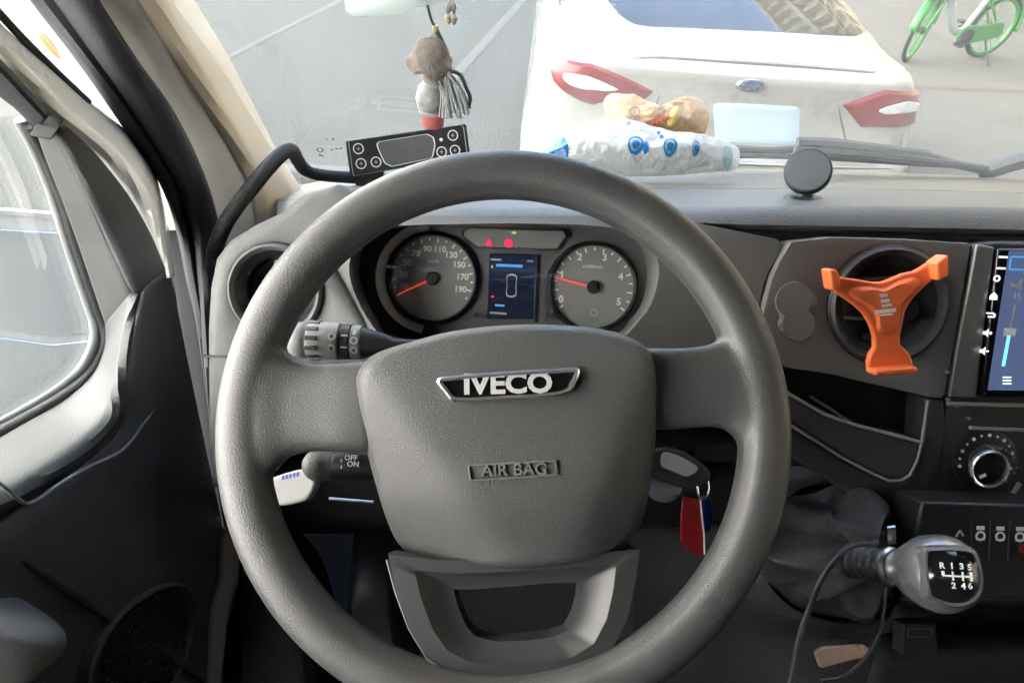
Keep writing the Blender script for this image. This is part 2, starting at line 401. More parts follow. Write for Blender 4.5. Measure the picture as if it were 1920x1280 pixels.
# level: z, rear offset, front, half width, corner radii
LV = [(.18, .16, 4.55, .84), (.30, .06, 4.75, .90), (.50, .0, 4.85, .985), (.64, -.005, 4.86, .99), (.70, .0, 4.84, .988), (.715, .012, 4.83, .985),
      (.735, .05, 4.80, .98), (.80, .055, 4.72, .972), (.92, .05, 4.5, .955), (1.0, .035, 4.1, .935), (1.06, .02, 3.75, .912), (1.095, .012, 3.62, .892), (1.112, .02, 3.56, .883),
      (1.122, .055, 3.52, .872), (1.135, .12, 3.48, .86), (1.155, .20, 3.42, .84), *[(1.18 + .02 * i, .27 + 2.2 * .02 * i + 3.7 * (.02 * i) ** 2, 3.36 - 2.2 * .02 * i - 3 * (.02 * i) ** 2, .82 - .70 * .02 * i - .3 * (.02 * i) ** 2) for i in range(15)], (1.478, 1.45, 2.3, .52), (1.486, 1.75, 2.1, .38)]
def lvl(z):
    if z <= LV[0][0]: return LV[0][1:]
    for a, b in zip(LV, LV[1:]):
        if a[0] <= z <= b[0]:
            t = (z - a[0]) / (b[0] - a[0]); return tuple(a[k] + (b[k] - a[k]) * t for k in (1, 2, 3))
    return LV[-1][1:]
def car_rear(x, z, off=0.0):
    p, q, hw = lvl(z); rx, ry = .20, .30 + .16 * min(1, max(0, (z - 1.05) / .12))
    c = max(0.0, (abs(x) - (hw - rx)) / rx); c = min(c, 1.0)
    return p + .05 * (x / hw) ** 2 + ry * (1 - math.sqrt(max(0, 1 - c * c))) - off
def car_loop(z):
    p, q, hw = lvl(z); n = 22; out = []
    xs = [hw * math.sin(math.pi / 2 * i / n) for i in range(-n, n + 1)]
    rear = [(x, car_rear(x, z)) for x in xs]
    yr = rear[-1][1]
    fr_ = [(hw * math.cos(math.pi * i / 20), q - .45 + .45 * math.sin(math.pi * i / 20) ** .7) for i in range(21)]
    side = [(hw, yr + (q - .45 - yr) * i / 6) for i in range(1, 6)]
    return rear + side + fr_ + [(-x, y) for x, y in side[::-1]]
car = thing('parked_car', 'white car with red tail lights parked ahead of the van', 'car', CAR_O)
b = MB()
zs = []
for a, c in zip(LV, LV[1:]):
    k = 3 if c[0] - a[0] > .05 else 1
    zs += [a[0] + (c[0] - a[0]) * i / k for i in range(k)]
zs.append(LV[-1][0])
k = b.grid([[car_w(x, y, z) for x, y in car_loop(z)] for z in zs], cu=True); b.cap(k[-1]); b.cap(k[0], True)
b.build('body', 'car_white', car, angle=50)
def car_uv(px, py):                                    # sight line onto the rear of the body
    Y = 3.6
    for _ in range(30):
        q = at(px, py, Y) - CAR_O; x, z = q.dot(cxr), q.dot(czr)
        hw = lvl(z)[2]; x = max(-hw * .995, min(hw * .995, x))
        Y += .6 * (car_w(x, car_rear(x, z), z).y - Y)
    return (x, z)
class CarFr:
    def p(s, a, b_, h=0):
        e = .004; d = (car_rear(a + e, b_) - car_rear(a - e, b_)) / (2 * e); d = max(-6, min(6, d)); L = math.sqrt(1 + d * d)
        return car_w(a + h * d / L, car_rear(a, b_) - h / L, b_)
CFR = CarFr()
def car_patch(name, pts, h, m, parent, n=6, dome=.0, N=60, smooth=True):
    uv = [car_uv(*p) for p in pts]; uv = cat2(uv, N) if smooth else even2(uv, N)
    b = MB(); b.dome(CFR, uv, lambda a, c, t: (-.004 if t == 0 else h + dome * math.sin(min(1, t * 1.6) * math.pi / 2)), n)
    return b.build(name, m, parent)
LL = [(1027, 125), (1034, 109), (1060, 107), (1110, 118), (1165, 141), (1205, 160), (1229, 172), (1218, 183), (1198, 194), (1160, 190), (1125, 194), (1112, 199), (1085, 190), (1055, 172), (1033, 150)]
RL = [(1577, 197), (1600, 187), (1660, 167), (1715, 155), (1733, 153), (1736, 175), (1734, 205), (1725, 224), (1706, 234), (1660, 240), (1612, 240), (1600, 225), (1588, 210)]
def tail_lamp(outer, inner, label):
    t = car_patch('tail_light', outer, .012, 'car_lens_red', car, dome=.012, smooth=False)
    t['label'] = label
    ic = (sum(p[0] for p in inner) / len(inner), sum(p[1] for p in inner) / len(inner)); inner = [(ic[0] + (p[0] - ic[0]) * .86, ic[1] + (p[1] - ic[1]) * .80) for p in inner]
    car_patch('clear_lens', inner, .027, 'car_lens_clear', t, dome=.004)
    return t
tail_lamp(LL, [(1044, 131), (1060, 127), (1100, 134), (1135, 148), (1165, 163), (1178, 172), (1150, 175), (1118, 172), (1090, 170), (1062, 160), (1047, 146)], 'red tail light with a clear centre on the road side')
tail_lamp(RL, [(1628, 205), (1660, 192), (1700, 182), (1728, 178), (1728, 196), (1715, 208), (1685, 213), (1650, 216), (1634, 213)], 'red tail light with a clear centre on the pavement side')
car_patch('rear_window', [(1110, -40), (1135, 5), (1165, 35), (1200, 50), (1300, 55), (1450, 62), (1590, 70), (1622, 62), (1641, 45), (1646, 15), (1640, -40), (1615, -75), (1400, -85), (1150, -75)], .004, 'car_glass', car, n=24, N=110)
em = car_patch('emblem', [(1378 + 31 + 31 * math.cos(t * math.pi / 8), 161 + 14 * math.sin(t * math.pi / 8)) for t in range(16)], .01, 'chrome_soft', car, dome=.004)
car_patch('emblem_field', [(1378 + 31 + 27 * math.cos(t * math.pi / 8), 161 + 11 * math.sin(t * math.pi / 8)) for t in range(16)], .0155, 'car_emblem', em, dome=.002)
a, c = car_uv(1409, 161)
ef = Fr(car_w(a, car_rear(a, c, .02), c), cxr, czr)
text('Ford', ef, 0, 0, .0, .05, 'chrome_soft', em, 'lettering', bold=.01, shear=.25, sx=1.25)
car_patch('number_plate', [(1332, 196), (1332, 200), (1335, 262), (1345, 268), (1420, 272), (1495, 274), (1504, 268), (1506, 205), (1500, 198), (1420, 193), (1340, 190)], .006, 'car_plate', car, smooth=False)
def car_strip(name, pts, wd, h, m, parent):
    uv = [car_uv(*p) for p in pts]; C = cat([V((a, c, 0)) for a, c in uv], 40)
    b = MB(); b.tube([CFR.p(q.x, q.y, h) for q in C], [wd * (.15 + .85 * math.sin(math.pi * i / 39) ** .5) for i in range(40)], 8)
    return b.build(name, m, parent)
car_strip('boot_crease', [(1188, 107), (1230, 105), (1350, 112), (1500, 122), (1600, 131), (1645, 135)], .013, .002, 'car_white', car)
car_strip('spoiler_lip_shade', [(1190, 110), (1240, 109), (1350, 116), (1500, 126), (1600, 134), (1640, 137)], .0075, .003, 'car_gap_and_shade', car)  # tan strip that paints in the shade line under the spoiler lip
car_strip('boot_shut_line', [(1236, 176), (1228, 215), (1222, 262)], .0035, .0015, 'car_gap_and_shade', car)
car_strip('boot_shut_line', [(1572, 200), (1580, 240), (1590, 286)], .0035, .0015, 'car_gap_and_shade', car)
car_strip('boot_shut_line', [(1010, 262), (1100, 262), (1200, 262)], .004, .0, 'car_black', car)
car_strip('bumper_step', [(1200, 286), (1350, 290), (1500, 294), (1690, 300)], .010, .004, 'car_black', car)
car_strip('bumper_strip', [(1240, 300), (1350, 304), (1500, 309), (1670, 314)], .012, .008, 'chrome_soft', car)
for sx in (-1, 1):
    for yy in (.95, 3.85):
        wf = axis_frame(car_w(sx * .80, yy, .335), cx * sx)
        wm = MB(); wm.lathe(wf, [(.20, .06), (.21, .11), (.30, .125), (.335, .10), (.335, -.09), (.2, -.1)], 36)
        wh = wm.build('wheel', 'tyre', car)
        rm = MB(); rm.lathe(wf, [(.0, .10), (.05, .115), (.19, .105), (.21, .115), (.215, .09)], 30); rm.build('rim', 'chrome_soft', wh)
    g = axis_frame(car_w(sx * 1.0, 3.0, 1.08), -cf)
    mm = MB(); mm.dome(g, cat2([(-.11, -.06), (.10, -.06), (.11, .05), (-.09, .07)], 24), lambda a, c, t: -.14 * math.sqrt(t), 6); mm.cap(list(range(24)))
    mm.build('door_mirror', 'car_white', car)
for sx in (-1, 1):
    sw = MB(); sw.grid([[car_w(sx * (lvl(z)[2] * (1 - .0) + .004), y0 + (y1 - y0) * i / 8, z) for i in range(9)] for z, y0, y1 in ((1.17, 1.1, 2.95), (1.25, 1.15, 2.8), (1.34, 1.3, 2.6), (1.41, 1.5, 2.4))])
    sw.build('side_window', 'car_glass', car, solid=.003)

# ------------------------------------------------------------------ outside: the hire bicycle on the pavement
RC = onz(1832, 107, .13)
bd = V((-.93, -.36, 0)).normalized()
lean = R(11); bs = V((-bd.y, bd.x, 0))                 # bs: to the bike's own left when facing bd
if bs.x > 0: bs = -bs
bup = (V((0, 0, 1)) * math.cos(lean) - bs * math.sin(lean)).normalized(); bs = bup.cross(bd).normalized()
def bk(a, h, s=0): return RC + bd * a + bup * h + bs * s
bike = thing('hire_bicycle', 'green and white hire bicycle leaning on its kickstand on the pavement', 'bicycle', RC)
def wheel(c, d, name):
    f = Fr(c, d, bup)
    m = MB(); m.lathe(f, [(.325 + .022 * math.cos(t * math.pi / 6), .022 * math.sin(t * math.pi / 6)) for t in range(13)], 48); wq = m.build(name, 'bike_black', bike)
    m = MB(); m.lathe(f, [(.285, .016), (.312, .020), (.316, 0), (.312, -.020), (.285, -.016), (.282, 0), (.285, .016)], 48); m.build('rim', 'bike_green', wq)
    m = MB()
    for i in range(18):
        t = i * math.pi / 9; m.tube([f.p(.03 * math.cos(t + .4), .03 * math.sin(t + .4), .02 * (-1) ** i), f.p(.285 * math.cos(t), .285 * math.sin(t), 0)], .0035, 5)
    m.build('spokes', 'bike_green', wq)
    m = MB(); m.lathe(f, [(.0, .05), (.035, .05), (.035, -.05), (0, -.05)], 16); m.build('hub', 'bike_black', wq)
    return f
wheel(bk(0, .345), bd, 'rear_wheel')
steer = (bd * .72 + V((-.1, -.69, 0))).normalized()
fwf = wheel(bk(1.06, .345), steer, 'front_wheel')
def fender(f, a0, a1, name):
    m = MB(); n = 20; rows = []
    for i in range(n + 1):
        t = a0 + (a1 - a0) * i / n
        rows.append([f.p((.362 + .02 * (1 - (s / 2) ** 2)) * math.cos(t), (.362 + .02 * (1 - (s / 2) ** 2)) * math.sin(t), s * .022) for s in (-2, -1, 0, 1, 2)])
    m.grid(rows); m.build(name, 'bike_green', bike, solid=.004)
fender(fwf, R(5), R(175), 'front_mudguard')
fender(Fr(bk(0, .345), bd, bup), R(40), R(190), 'rear_mudguard')
m = MB(); m.tube(cat([bk(.86, .82), bk(.80, .62), bk(.62, .36), bk(.45, .29)], 14), [.045] * 14, 12); m.tube(cat([bk(.45, .29), bk(.34, .55), bk(.27, .78)], 8), .03, 10); m.build('frame', 'bike_white', bike)
m = MB()
for s in (-1, 1): m.tube([bk(.45, .29, s * .05), bk(0, .345, s * .07)], .014, 8); m.tube([bk(.30, .66, s * .04), bk(0, .345, s * .07)], .012, 8)
m.build('rear_stays', 'bike_green', bike)
m = MB(); m.poly(Fr(bk(0, 0, .085), bd, bup), cat2([(-.08, .30), (0, .43), (.25, .40), (.5, .40), (.58, .29), (.5, .20), (.25, .22), (-.02, .26)], 28), -.012, .012); m.build('chain_guard', 'bike_green', bike, bevel=(.006, 2))
m = MB(); m.lathe(Fr(bk(.45, .29, .10), bd, bup), [(0, .012), (.085, .012), (.09, 0), (.085, -.012), (0, -.012)], 28); m.build('chainring', 'bike_black', bike)
for s, t in ((1, R(-20)), (-1, R(160))):
    e = bk(.45 + .17 * math.cos(t), .29 + .17 * math.sin(t), s * .12)
    m = MB(); m.tube([bk(.45, .29, s * .11), e], .011, 8); m.build('crank', 'bike_black', bike)
    m = MB(); m.box(Fr(e + bs * (s * .06), bd, bup), -.045, .045, -.012, .012, -.045, .045); m.build('pedal', 'bike_black', bike, bevel=(.004, 1))
m = MB()
for s in (-1, 1): m.tube([bk(1.06, .345) + fwf.n * (s * .05), bk(.93, .76) + fwf.n * (s * .045)], .014, 8)
m.tube([bk(.93, .74), bk(.85, 1.0)], .022, 10); m.build('fork', 'bike_green', bike)
m = MB(); m.tube(cat([bk(.80, 1.05, -.30), bk(.86, 1.06, -.12), bk(.86, 1.03, 0), bk(.86, 1.06, .12), bk(.80, 1.05, .30)], 18), .014, 8); m.build('handlebar', 'bike_black', bike)
m = MB(); m.tube([bk(.27, .76), bk(.22, .92)], .016, 8); m.build('seat_post', 'chrome_soft', bike)
m = MB(); m.dome(Fr(bk(.20, .92), bd, bs), cat2([(-.12, -.09), (-.12, .09), (.02, .05), (.14, .02), (.14, -.02), (.02, -.05)], 28), lambda a, c, t: .05 * math.sqrt(t), 5); m.cap(list(range(28))); m.build('saddle', 'bike_black', bike)
ks = onz(1853, 124, .132)
m = MB(); m.tube([bk(.06, .30, -.05), ks], .012, 8); m.build('kickstand', 'bike_black', bike)
m = MB()
bf = Fr(bk(1.10, .78), bd, bup)
m.box(bf, -.02, .24, 0, .01, -.16, .16); m.box(bf, -.02, -.01, 0, .2, -.16, .16); m.box(bf, .23, .24, 0, .2, -.16, .16); m.box(bf, -.01, .23, .01, .2, -.16, -.15); m.box(bf, -.01, .23, .01, .2, .15, .16)
m.build('basket', 'bike_black', bike)

# ------------------------------------------------------------------ outside: the tall block over the pavement (seen mirrored in the car's rear window)
bl = thing('apartment_block', 'tan apartment block with pale ribs, mirrored in the rear window of the white car', 'building', (14, 8, 0))
GF = Fr((9.4, 0, 0), (0, -1, 0), (0, 0, 1))            # faces the street
m = MB(); m.box(Fr((0, 0, 0), (1, 0, 0), (0, 1, 0)), 9.8, 24, -52, 34, 0, 19.5); m.build('wall', 'wall_tan', bl)
for i in range(6):
    z = 3.2 * i + 2.9
    m = MB(); m.box(Fr((0, 0, z), (1, 0, 0), (0, 1, 0)), 9.25, 9.8, -52, 30, 0, .45); m.build('floor_slab', 'wall_cream', bl)
for i in range(26):
    y = -13.6 + 1.45 * i
    m = MB(); m.box(Fr((0, y, 0), (1, 0, 0), (0, 1, 0)), 9.4, 9.8, 0, .35, 0, 19.5); m.build('rib', 'wall_cream', bl)
wmesh = None
for y0 in range(18):
    for i in range(6):
        if wmesh is None:
            m = MB(); m.box(Fr((0, -13.2 + 1.45 * y0, 3.2 * i + .5), (1, 0, 0), (0, 1, 0)), 9.77, 9.83, .1, .9, 0, 2.0); wmesh = m.build('window', 'window_dark', bl)
        else:
            o = wmesh.copy(); COL.objects.link(o); o.parent = bl; o.location = (0, 1.45 * y0, 3.2 * i)

# ------------------------------------------------------------------ outside: sunlit building across the road
ob = thing('facing_building', 'cream rendered building across the road, catching the sun', 'building', (-21, 5, 0))
m = MB(); m.box(X1, -28, -13, -45, 45, 0, 20); m.build('wall', 'wall_render', ob)
for i in range(5):
    m = MB(); m.box(X1, -13, -12.75, -45, 45, 3.4 * i + 3.0, 3.4 * i + 3.3); m.build('string_course', 'wall_cream', ob)
wq = None
for i in range(5):
    for j in range(22):
        if wq is None:
            m = MB(); m.box(X1, -13.02, -12.96, -43.5, -42.1, .9, 2.5); wq = m.build('window', 'window_dark', ob)
        else:
            o = wq.copy(); COL.objects.link(o); o.parent = ob; o.location = (0, 4.1 * j, 3.4 * i)

# ------------------------------------------------------------------ outside: trees far behind the van (seen in the door mirror)
def tree(x, y, h, r, label, seed):
    rnd = random.Random(seed); t = thing('street_tree', label, 'tree', (x, y, 0), 'trees far behind the van')
    m = MB(); m.tube([V((x, y, 0)), V((x + .1, y, h * .35)), V((x, y + .1, h * .6))], [.18, .13, .07], 8)
    for i in range(5):
        a = i * 1.3; m.tube([V((x, y, h * .4)), V((x + math.cos(a) * r * .5, y + math.sin(a) * r * .5, h * .68))], [.07, .03], 6)
    m.build('trunk', 'bark', t)
    m = MB()
    for i in range(900):
        d = V((rnd.gauss(0, 1), rnd.gauss(0, 1), rnd.gauss(0, 1))).normalized() * (rnd.random() ** .4)
        c = V((x, y, h * .68)) + V((d.x * r, d.y * r, d.z * h * .33)) * (.85 + .3 * noise.noise(d * 2 + V((seed, 0, 0))))
        s = rnd.uniform(.12, .28); u = V((rnd.gauss(0, 1), rnd.gauss(0, 1), rnd.gauss(0, 1))).normalized(); v_ = u.orthogonal().normalized()
        q = [m.add(c + u * s), m.add(c + v_ * s * .6), m.add(c - u * s), m.add(c - v_ * s * .6)]; m.f.append(tuple(q))
    m.build('crown', 'leaf', t, fix=False)
for i, (x, y) in enumerate(((-4.5, -19), (-8, -22), (-1.5, -24))):
    tree(x, y, 5.5 + i * .4, 2.0, ('leafy tree standing nearest behind the van', 'leafy tree across the road behind the van', 'leafy tree directly behind the van')[i], i + 3)

# ------------------------------------------------------------------ the van's cab: shell round the camera
X1 = Fr((0, 0, 0), (1, 0, 0), (0, 1, 0))
def shell(name, x0, x1, y0, y1, z0, z1, m):
    b = MB(); b.box(X1, x0, x1, y0, y1, z0, z1); return b.build(name, m, kind='structure', bevel=(.01, 2))
shell('cab_roof', -.66, 1.62, -.75, .52, 2.26, 2.31, 'roof_lining')
shell('cab_rear_wall', -.66, 1.62, -.80, -.752, .5, 2.258, 'seat_cloth')
shell('cab_floor', -.66, 1.62, -.75, 1.5, .62, .66, 'floor_mat')
shell('cab_side_wall', -.66, -.60, -.75, -.32, .662, 2.258, 'door_dark')
shell('cab_door_header', -.66, -.60, -.318, .40, 2.06, 2.258, 'door_dark')
shell('cab_roof_front', -.59, 1.54, .30, .56, 2.16, 2.25, 'roof_lining')
shell('cab_door_far_side', 1.55, 1.62, -.10, 1.0, .662, 1.45, 'door_dark')
shell('cab_side_wall_far', 1.55, 1.62, -.75, -.102, .662, 2.258, 'door_dark')
shell('cab_firewall', -.60, 1.54, 1.115, 1.16, .662, 1.474, 'plastic_dark')
shell('cab_door_skin', -.60, -.57, -.318, 1.11, .662, 1.27, 'door_dark')
# windscreen: base and head curves, curved in plan
def ws(x, t):                                          # t 0 at the base, 1 at the head
    xm = (x - .48) / 1.05
    y = 1.09 + (.50 - 1.09) * t - .10 * xm * xm; z = 1.475 + (2.27 - 1.475) * t
    return V((x, y, z))
b = MB(); b.grid([[ws(-.50 + 2.02 * i / 30, j / 16) for i in range(31)] for j in range(17)])
wsc = b.build('windscreen', 'glass_screen', label='dusty clear windscreen above the dashboard', cat='windscreen', solid=.004)
b = MB(); b.grid([[ws(-.42 + .86 * i / 12, .56 + .40 * j / 8) + V((0, -.035, -.02)) for i in range(13)] for j in range(9)])
b.build('cab_light_blocker', 'door_mid', kind='structure', solid=.015)  # unseen panel added to cut the top light reaching the steering wheel
# the glass maker's stamp etched in the corner of the windscreen
def on_ws(px, py, off=.006):
    d = ray(px, py); t = .9
    for _ in range(25):
        q = EYE + d * t; s = (q.z - 1.475) / .795; t += (ws(q.x, s).y - q.y) * .8
    return EYE + d * (t - off)
def stamp_mark(pts, r, name='stamp_mark'):
    m = MB(); m.tube([on_ws(*p) for p in pts], r, 5); return m.build(name, 'car_black', wsc)
stamp_mark([(600 + 6 * math.cos(t * .7), 281 + 3.4 * math.sin(t * .7)) for t in range(10)], .0007)
for p, q in (((620, 280), (624, 281)), ((629, 278), (634, 279)), ((637, 279), (641, 277)), ((611, 261), (614, 262)), ((623, 260), (626, 262)), ((598, 290), (606, 293))):
    stamp_mark([p, q], .0009)

# windscreen pillar
Lp = [(176, -40, .70), (180, 0, .715), (250, 130, .75), (310, 240, .79), (365, 345, .83), (400, 430, .87), (408, 500, .89)]
Mp = [(255, -40, .715), (272, 0, .73), (332, 105, .77), (392, 205, .82), (440, 285, .865), (474, 360, .90), (488, 460, .93)]
Rp = [(312, -40, .79), (336, 0, .81), (400, 100, .86), (450, 190, .92), (505, 290, .99), (548, 360, 1.04), (590, 440, 1.06)]
Rq = [(330, -40, .83), (352, 0, .86), (414, 100, .91), (462, 190, .97), (515, 290, 1.04), (560, 360, 1.08), (600, 440, 1.10)]
def extend(c, k=2.5):                                   # carry a strip on upwards past the frame
    p, q = c[1], c[2]; return [tuple(p[i] + (p[i] - q[i]) * k for i in range(3))] + c[1:]
Lp, Mp, Rp, Rq = extend(Lp), extend(Mp), extend(Rp), extend(Rq)
def AX(c): return [ax(*p) for p in c]
def lerp3(a, b, t, dd=0): return [(p[0] + (q[0] - p[0]) * t, p[1] + (q[1] - p[1]) * t, p[2] + (q[2] - p[2]) * t + dd) for p, q in zip(a, b)]
ptr = thing('pillar_trim', 'cream moulded trim of the windscreen pillar', 'pillar trim', (-.36, .9, 1.45))
b = sheet([AX(Lp), AX(lerp3(Lp, Mp, .4, .004)), AX(lerp3(Lp, Mp, .8, .002)), AX(lerp3(Lp, Mp, 1.05, .006))], 60, 20)
b.build('flat_cover', 'pillar_trim', ptr, solid=.006)
b = sheet([AX(lerp3(Mp, Rp, -.04, .012)), AX(lerp3(Mp, Rp, .08, -.006)), AX(lerp3(Mp, Rp, .30, -.022)), AX(lerp3(Mp, Rp, .62, -.024)), AX(lerp3(Mp, Rp, .90, -.010)), AX(Rp), AX(Rq)], 60, 36)
b.build('rounded_cover', 'pillar_cream', ptr, solid=.006)
# rubber door seal: two ribs
SL = [(40, -40, .73), (64, 0, .74), (150, 112, .765), (222, 215, .79), (302, 336, .83), (336, 430, .86), (354, 520, .875), (372, 600, .88), (385, 690, .885), (400, 800, .885), (420, 930, .885)]
SR = [(158, -40, .705), (178, 0, .71), (250, 112, .74), (322, 215, .775), (380, 336, .82), (405, 430, .86), (403, 520, .875), (395, 600, .88), (392, 690, .885), (405, 800, .885), (424, 930, .885)]
SL, SR = extend(SL), extend(SR)
b = sheet([AX(lerp3(SL, SR, -.02, .02)), AX(SL), AX(lerp3(SL, SR, .12, -.012)), AX(lerp3(SL, SR, .27, -.006)), AX(lerp3(SL, SR, .33, .012)), AX(lerp3(SL, SR, .40, -.008)), AX(lerp3(SL, SR, .66, -.02)), AX(lerp3(SL, SR, .93, -.012)), AX(SR), AX(lerp3(SL, SR, 1.02, .03))], 70, 46)
b.build('door_seal', 'rubber', label='black ribbed rubber seal round the door opening', cat='door seal', solid=.003)
# painted body behind the seal
BL = lerp3(SL[:6], SR[:6], -1.3, .09); BR = lerp3(SL[:6], SR[:6], .3, .06)
b = sheet([AX(BL), AX(lerp3(BL, BR, .5, -.005)), AX(BR)], 40, 10)
b.build('door_aperture_panel', 'body_paint', label='pale painted body panel between the door frame and the rubber seal', cat='body panel', solid=.004)
b = MB(); b.tube(cat([ax(-20, 5, .60), ax(40, 70, .64), (ax(100, 130, .68)), ax(166, 193, .72)], 20), .0035, 8)
b.build('body_seam', 'rubber', label='thin dark seam strip along the pale body panel above the door frame', cat='seam strip')
b = MB(); lf = axis_frame(ax(98, 88, .83), EYE - ax(98, 88, .83)); b.dome(lf, cat2([lf.loc(*p) for p in ((66, 62), (92, 66), (118, 90), (136, 122), (120, 118), (92, 96))], 30), lambda a, c, t: .006 * math.sqrt(t), 5)
b.build('painted_reflection', 'reflection_orange', label='small orange painted reflection on the pale body panel', cat='painted reflection', solid=.004)  # solid orange patch standing in for a reflection on the body paint

b = sheet([AX([(300, 400, .93), (325, 520, .95), (340, 640, .95), (360, 800, .95), (390, 1000, .95), (420, 1300, .95)]), AX([(350, 400, .93), (370, 520, .94), (380, 640, .94), (395, 800, .94), (420, 1000, .94), (450, 1300, .94)]), AX([(420, 400, .95), (430, 520, .95), (430, 640, .95), (440, 800, .95), (470, 1000, .95), (500, 1300, .95)])], 30, 10)
b.build('hinge_pillar', 'matte_black', label='dark lower hinge pillar in the gap between door and dashboard', cat='body panel', solid=.01)

# ------------------------------------------------------------------ driver's door
door = thing('driver_door', "driver's door with cream window frame and charcoal inner panel", 'door', (-.42, .3, 1.0))
def OX(c): return [onx(*p) for p in c]
DFo = [(-60, -15, -.445), (0, 42, -.44), (60, 97, -.435), (155, 180, -.425), (205, 224, -.415), (243, 262, -.405), (285, 330, -.385), (306, 400, -.37), (316, 470, -.36), (322, 520, -.355)]
DFi = [(-60, 60, -.435), (0, 118, -.43), (45, 165, -.425), (100, 222, -.415), (150, 262, -.405), (200, 305, -.395), (245, 365, -.38), (276, 420, -.368), (300, 475, -.36), (316, 522, -.355)]
DFo = [(-300, -240, -.455)] + DFo; DFi = [(-300, -165, -.445)] + DFi
b = sheet([OX([(p[0] + 6, p[1] - 4, p[2] - .03) for p in DFo]), OX(DFo), OX([(p[0], p[1], p[2] + .010) for p in lerp3(DFo, DFi, .18)]), OX([(p[0], p[1], p[2] + .012) for p in lerp3(DFo, DFi, .6)]), OX(DFi), OX([(p[0] - 4, p[1] + 5, p[2] - .02) for p in DFi])], 50, 30)
b.build('window_frame', 'body_paint', door, solid=.004)
# window rubber: broad above, narrow beside the pane
b = sheet([OX([(-60, 52, -.425), (0, 110, -.42), (52, 165, -.416), (95, 212, -.412)]), OX([(-60, 75, -.412), (0, 130, -.409), (48, 180, -.407), (88, 222, -.405)]), OX([(-60, 110, -.43), (0, 162, -.428), (40, 200, -.425), (75, 235, -.424)]), OX([(-60, 132, -.45), (0, 182, -.448), (32, 208, -.446), (62, 240, -.445)])], 24, 14)
b.build('window_seal', 'rubber', door, solid=.003)
EDGE = [(60, 232, -.447), (90, 290, -.447), (118, 360, -.447), (140, 430, -.446), (164, 505, -.446), (188, 575, -.446), (200, 615, -.446), (198, 655, -.446), (172, 705, -.447), (120, 748, -.448), (50, 790, -.449), (-60, 850, -.45)]
b = MB(); b.tube(cat(OX(EDGE), 70), .0085, 12, sy=1.0); b.build('glass_run', 'rubber', door)
b = MB(); b.tube(cat(OX([(p[0] - 22, p[1] - 8, p[2] - .010) for p in EDGE]), 70), .0062, 10); b.build('channel_strip', 'plastic_grey', door)
gp = [onx(px, py, -.462) for px, py in ((-260, 60), (-60, 120), (20, 180), (62, 235), (118, 360), (164, 505), (196, 612), (192, 655), (168, 702), (116, 745), (-60, 848), (-260, 960))]
gfr = Fr((-.462, 0, 0), (0, 1, 0), (0, 0, 1))
b = MB(); b.poly(gfr, [(p.y, p.z) for p in gp], -.002, .002); b.build('window_pane', 'glass_door', door)
# corner trim block under the frame
b = MB(); cb = [onx(*p) for p in ((70, 232, -.425), (84, 213, -.425), (122, 222, -.40), (112, 240, -.395))]
b.f = []; lo = [b.add(p) for p in cb]; hi = [b.add(p + V((-.012, 0, -.012))) for p in cb]; b.cap(lo); b.cap(hi, True)
for i in range(4): b.f.append((lo[i], lo[(i + 1) % 4], hi[(i + 1) % 4], hi[i]))
b.build('corner_block', 'matte_black', door, bevel=(.002, 2))
G0 = [(72, 234, -.436), (95, 300, -.436), (128, 385, -.436), (160, 475, -.436), (195, 580, -.434), (206, 612, -.433)]
G1 = [(108, 238, -.405), (140, 300, -.40), (178, 385, -.392), (208, 450, -.386), (240, 520, -.376), (256, 548, -.372)]
G2 = [(124, 236, -.40), (172, 285, -.392), (232, 360, -.378), (275, 432, -.366), (300, 490, -.358), (312, 520, -.355)]
b = sheet([OX(G0), OX(lerp3(G0, G1, .55)), OX(lerp3(G0, G1, .93)), OX([(p[0], p[1], p[2] - .002) for p in G1])], 40, 14)
b.build('mirror_corner_trim', 'door_trim', door, solid=.004)
b = sheet([OX([(p[0] - 3, p[1], p[2] - .003) for p in G1]), OX(lerp3(G1, G2, .12)), OX(lerp3(G1, G2, .55)), OX(G2)], 40, 14)
b.build('mirror_corner_panel', 'door_dark', door, solid=.004)
H0 = [(204, 606, -.434), (204, 650, -.436), (180, 706, -.438), (124, 756, -.44), (52, 798, -.441), (-60, 862, -.442)]
H1 = [(258, 545, -.371), (240, 640, -.369), (228, 720, -.368), (206, 800, -.369), (110, 885, -.374), (-60, 985, -.376)]
hs = []
for k_, up_ in ((0, 0), (.3, .004), (.55, .006), (.78, .006), (.92, .003), (1.0, -.002), (1.06, -.010)):
    hs.append([onx(p.x, p.y, p.z + up_) for p in [V(a_).lerp(V(b_), k_) for a_, b_ in zip(cat([V(q) * 1.0 for q in H0], 60), cat([V(q) * 1.0 for q in H1], 60))]])
b = MB(); b.grid([[cat([h_[i_] for h_ in hs], 30)[j_] for i_ in range(60)] for j_ in range(30)])
b.build('sill_ledge', 'door_ledge', door, solid=.004)
B1 = [(260, 542, -.3735), (240, 640, -.371), (226, 730, -.370), (218, 815, -.370), (112, 892, -.378), (46, 938, -.379), (-60, 992, -.380)]
B2 = [(318, 505, -.352), (337, 600, -.350), (357, 700, -.348), (384, 830, -.346), (412, 960, -.345), (440, 1120, -.345), (470, 1330, -.345)]
B3 = [(-60, 992, -.380), (40, 1050, -.372), (140, 1130, -.368), (240, 1230, -.36), (330, 1330, -.352), (470, 1330, -.345)]
b = MB(); r_ = surf([OX(B1), OX([(p[0], p[1], p[2] + .004) for p in lerp3(B1, B2, .2)]), OX([(p[0], p[1], p[2] + .003) for p in lerp3(B1, B2, .75)]), OX(B2)], 60, 30)
b.grid(r_); b.build('door_card', 'door_dark', door, solid=.004)
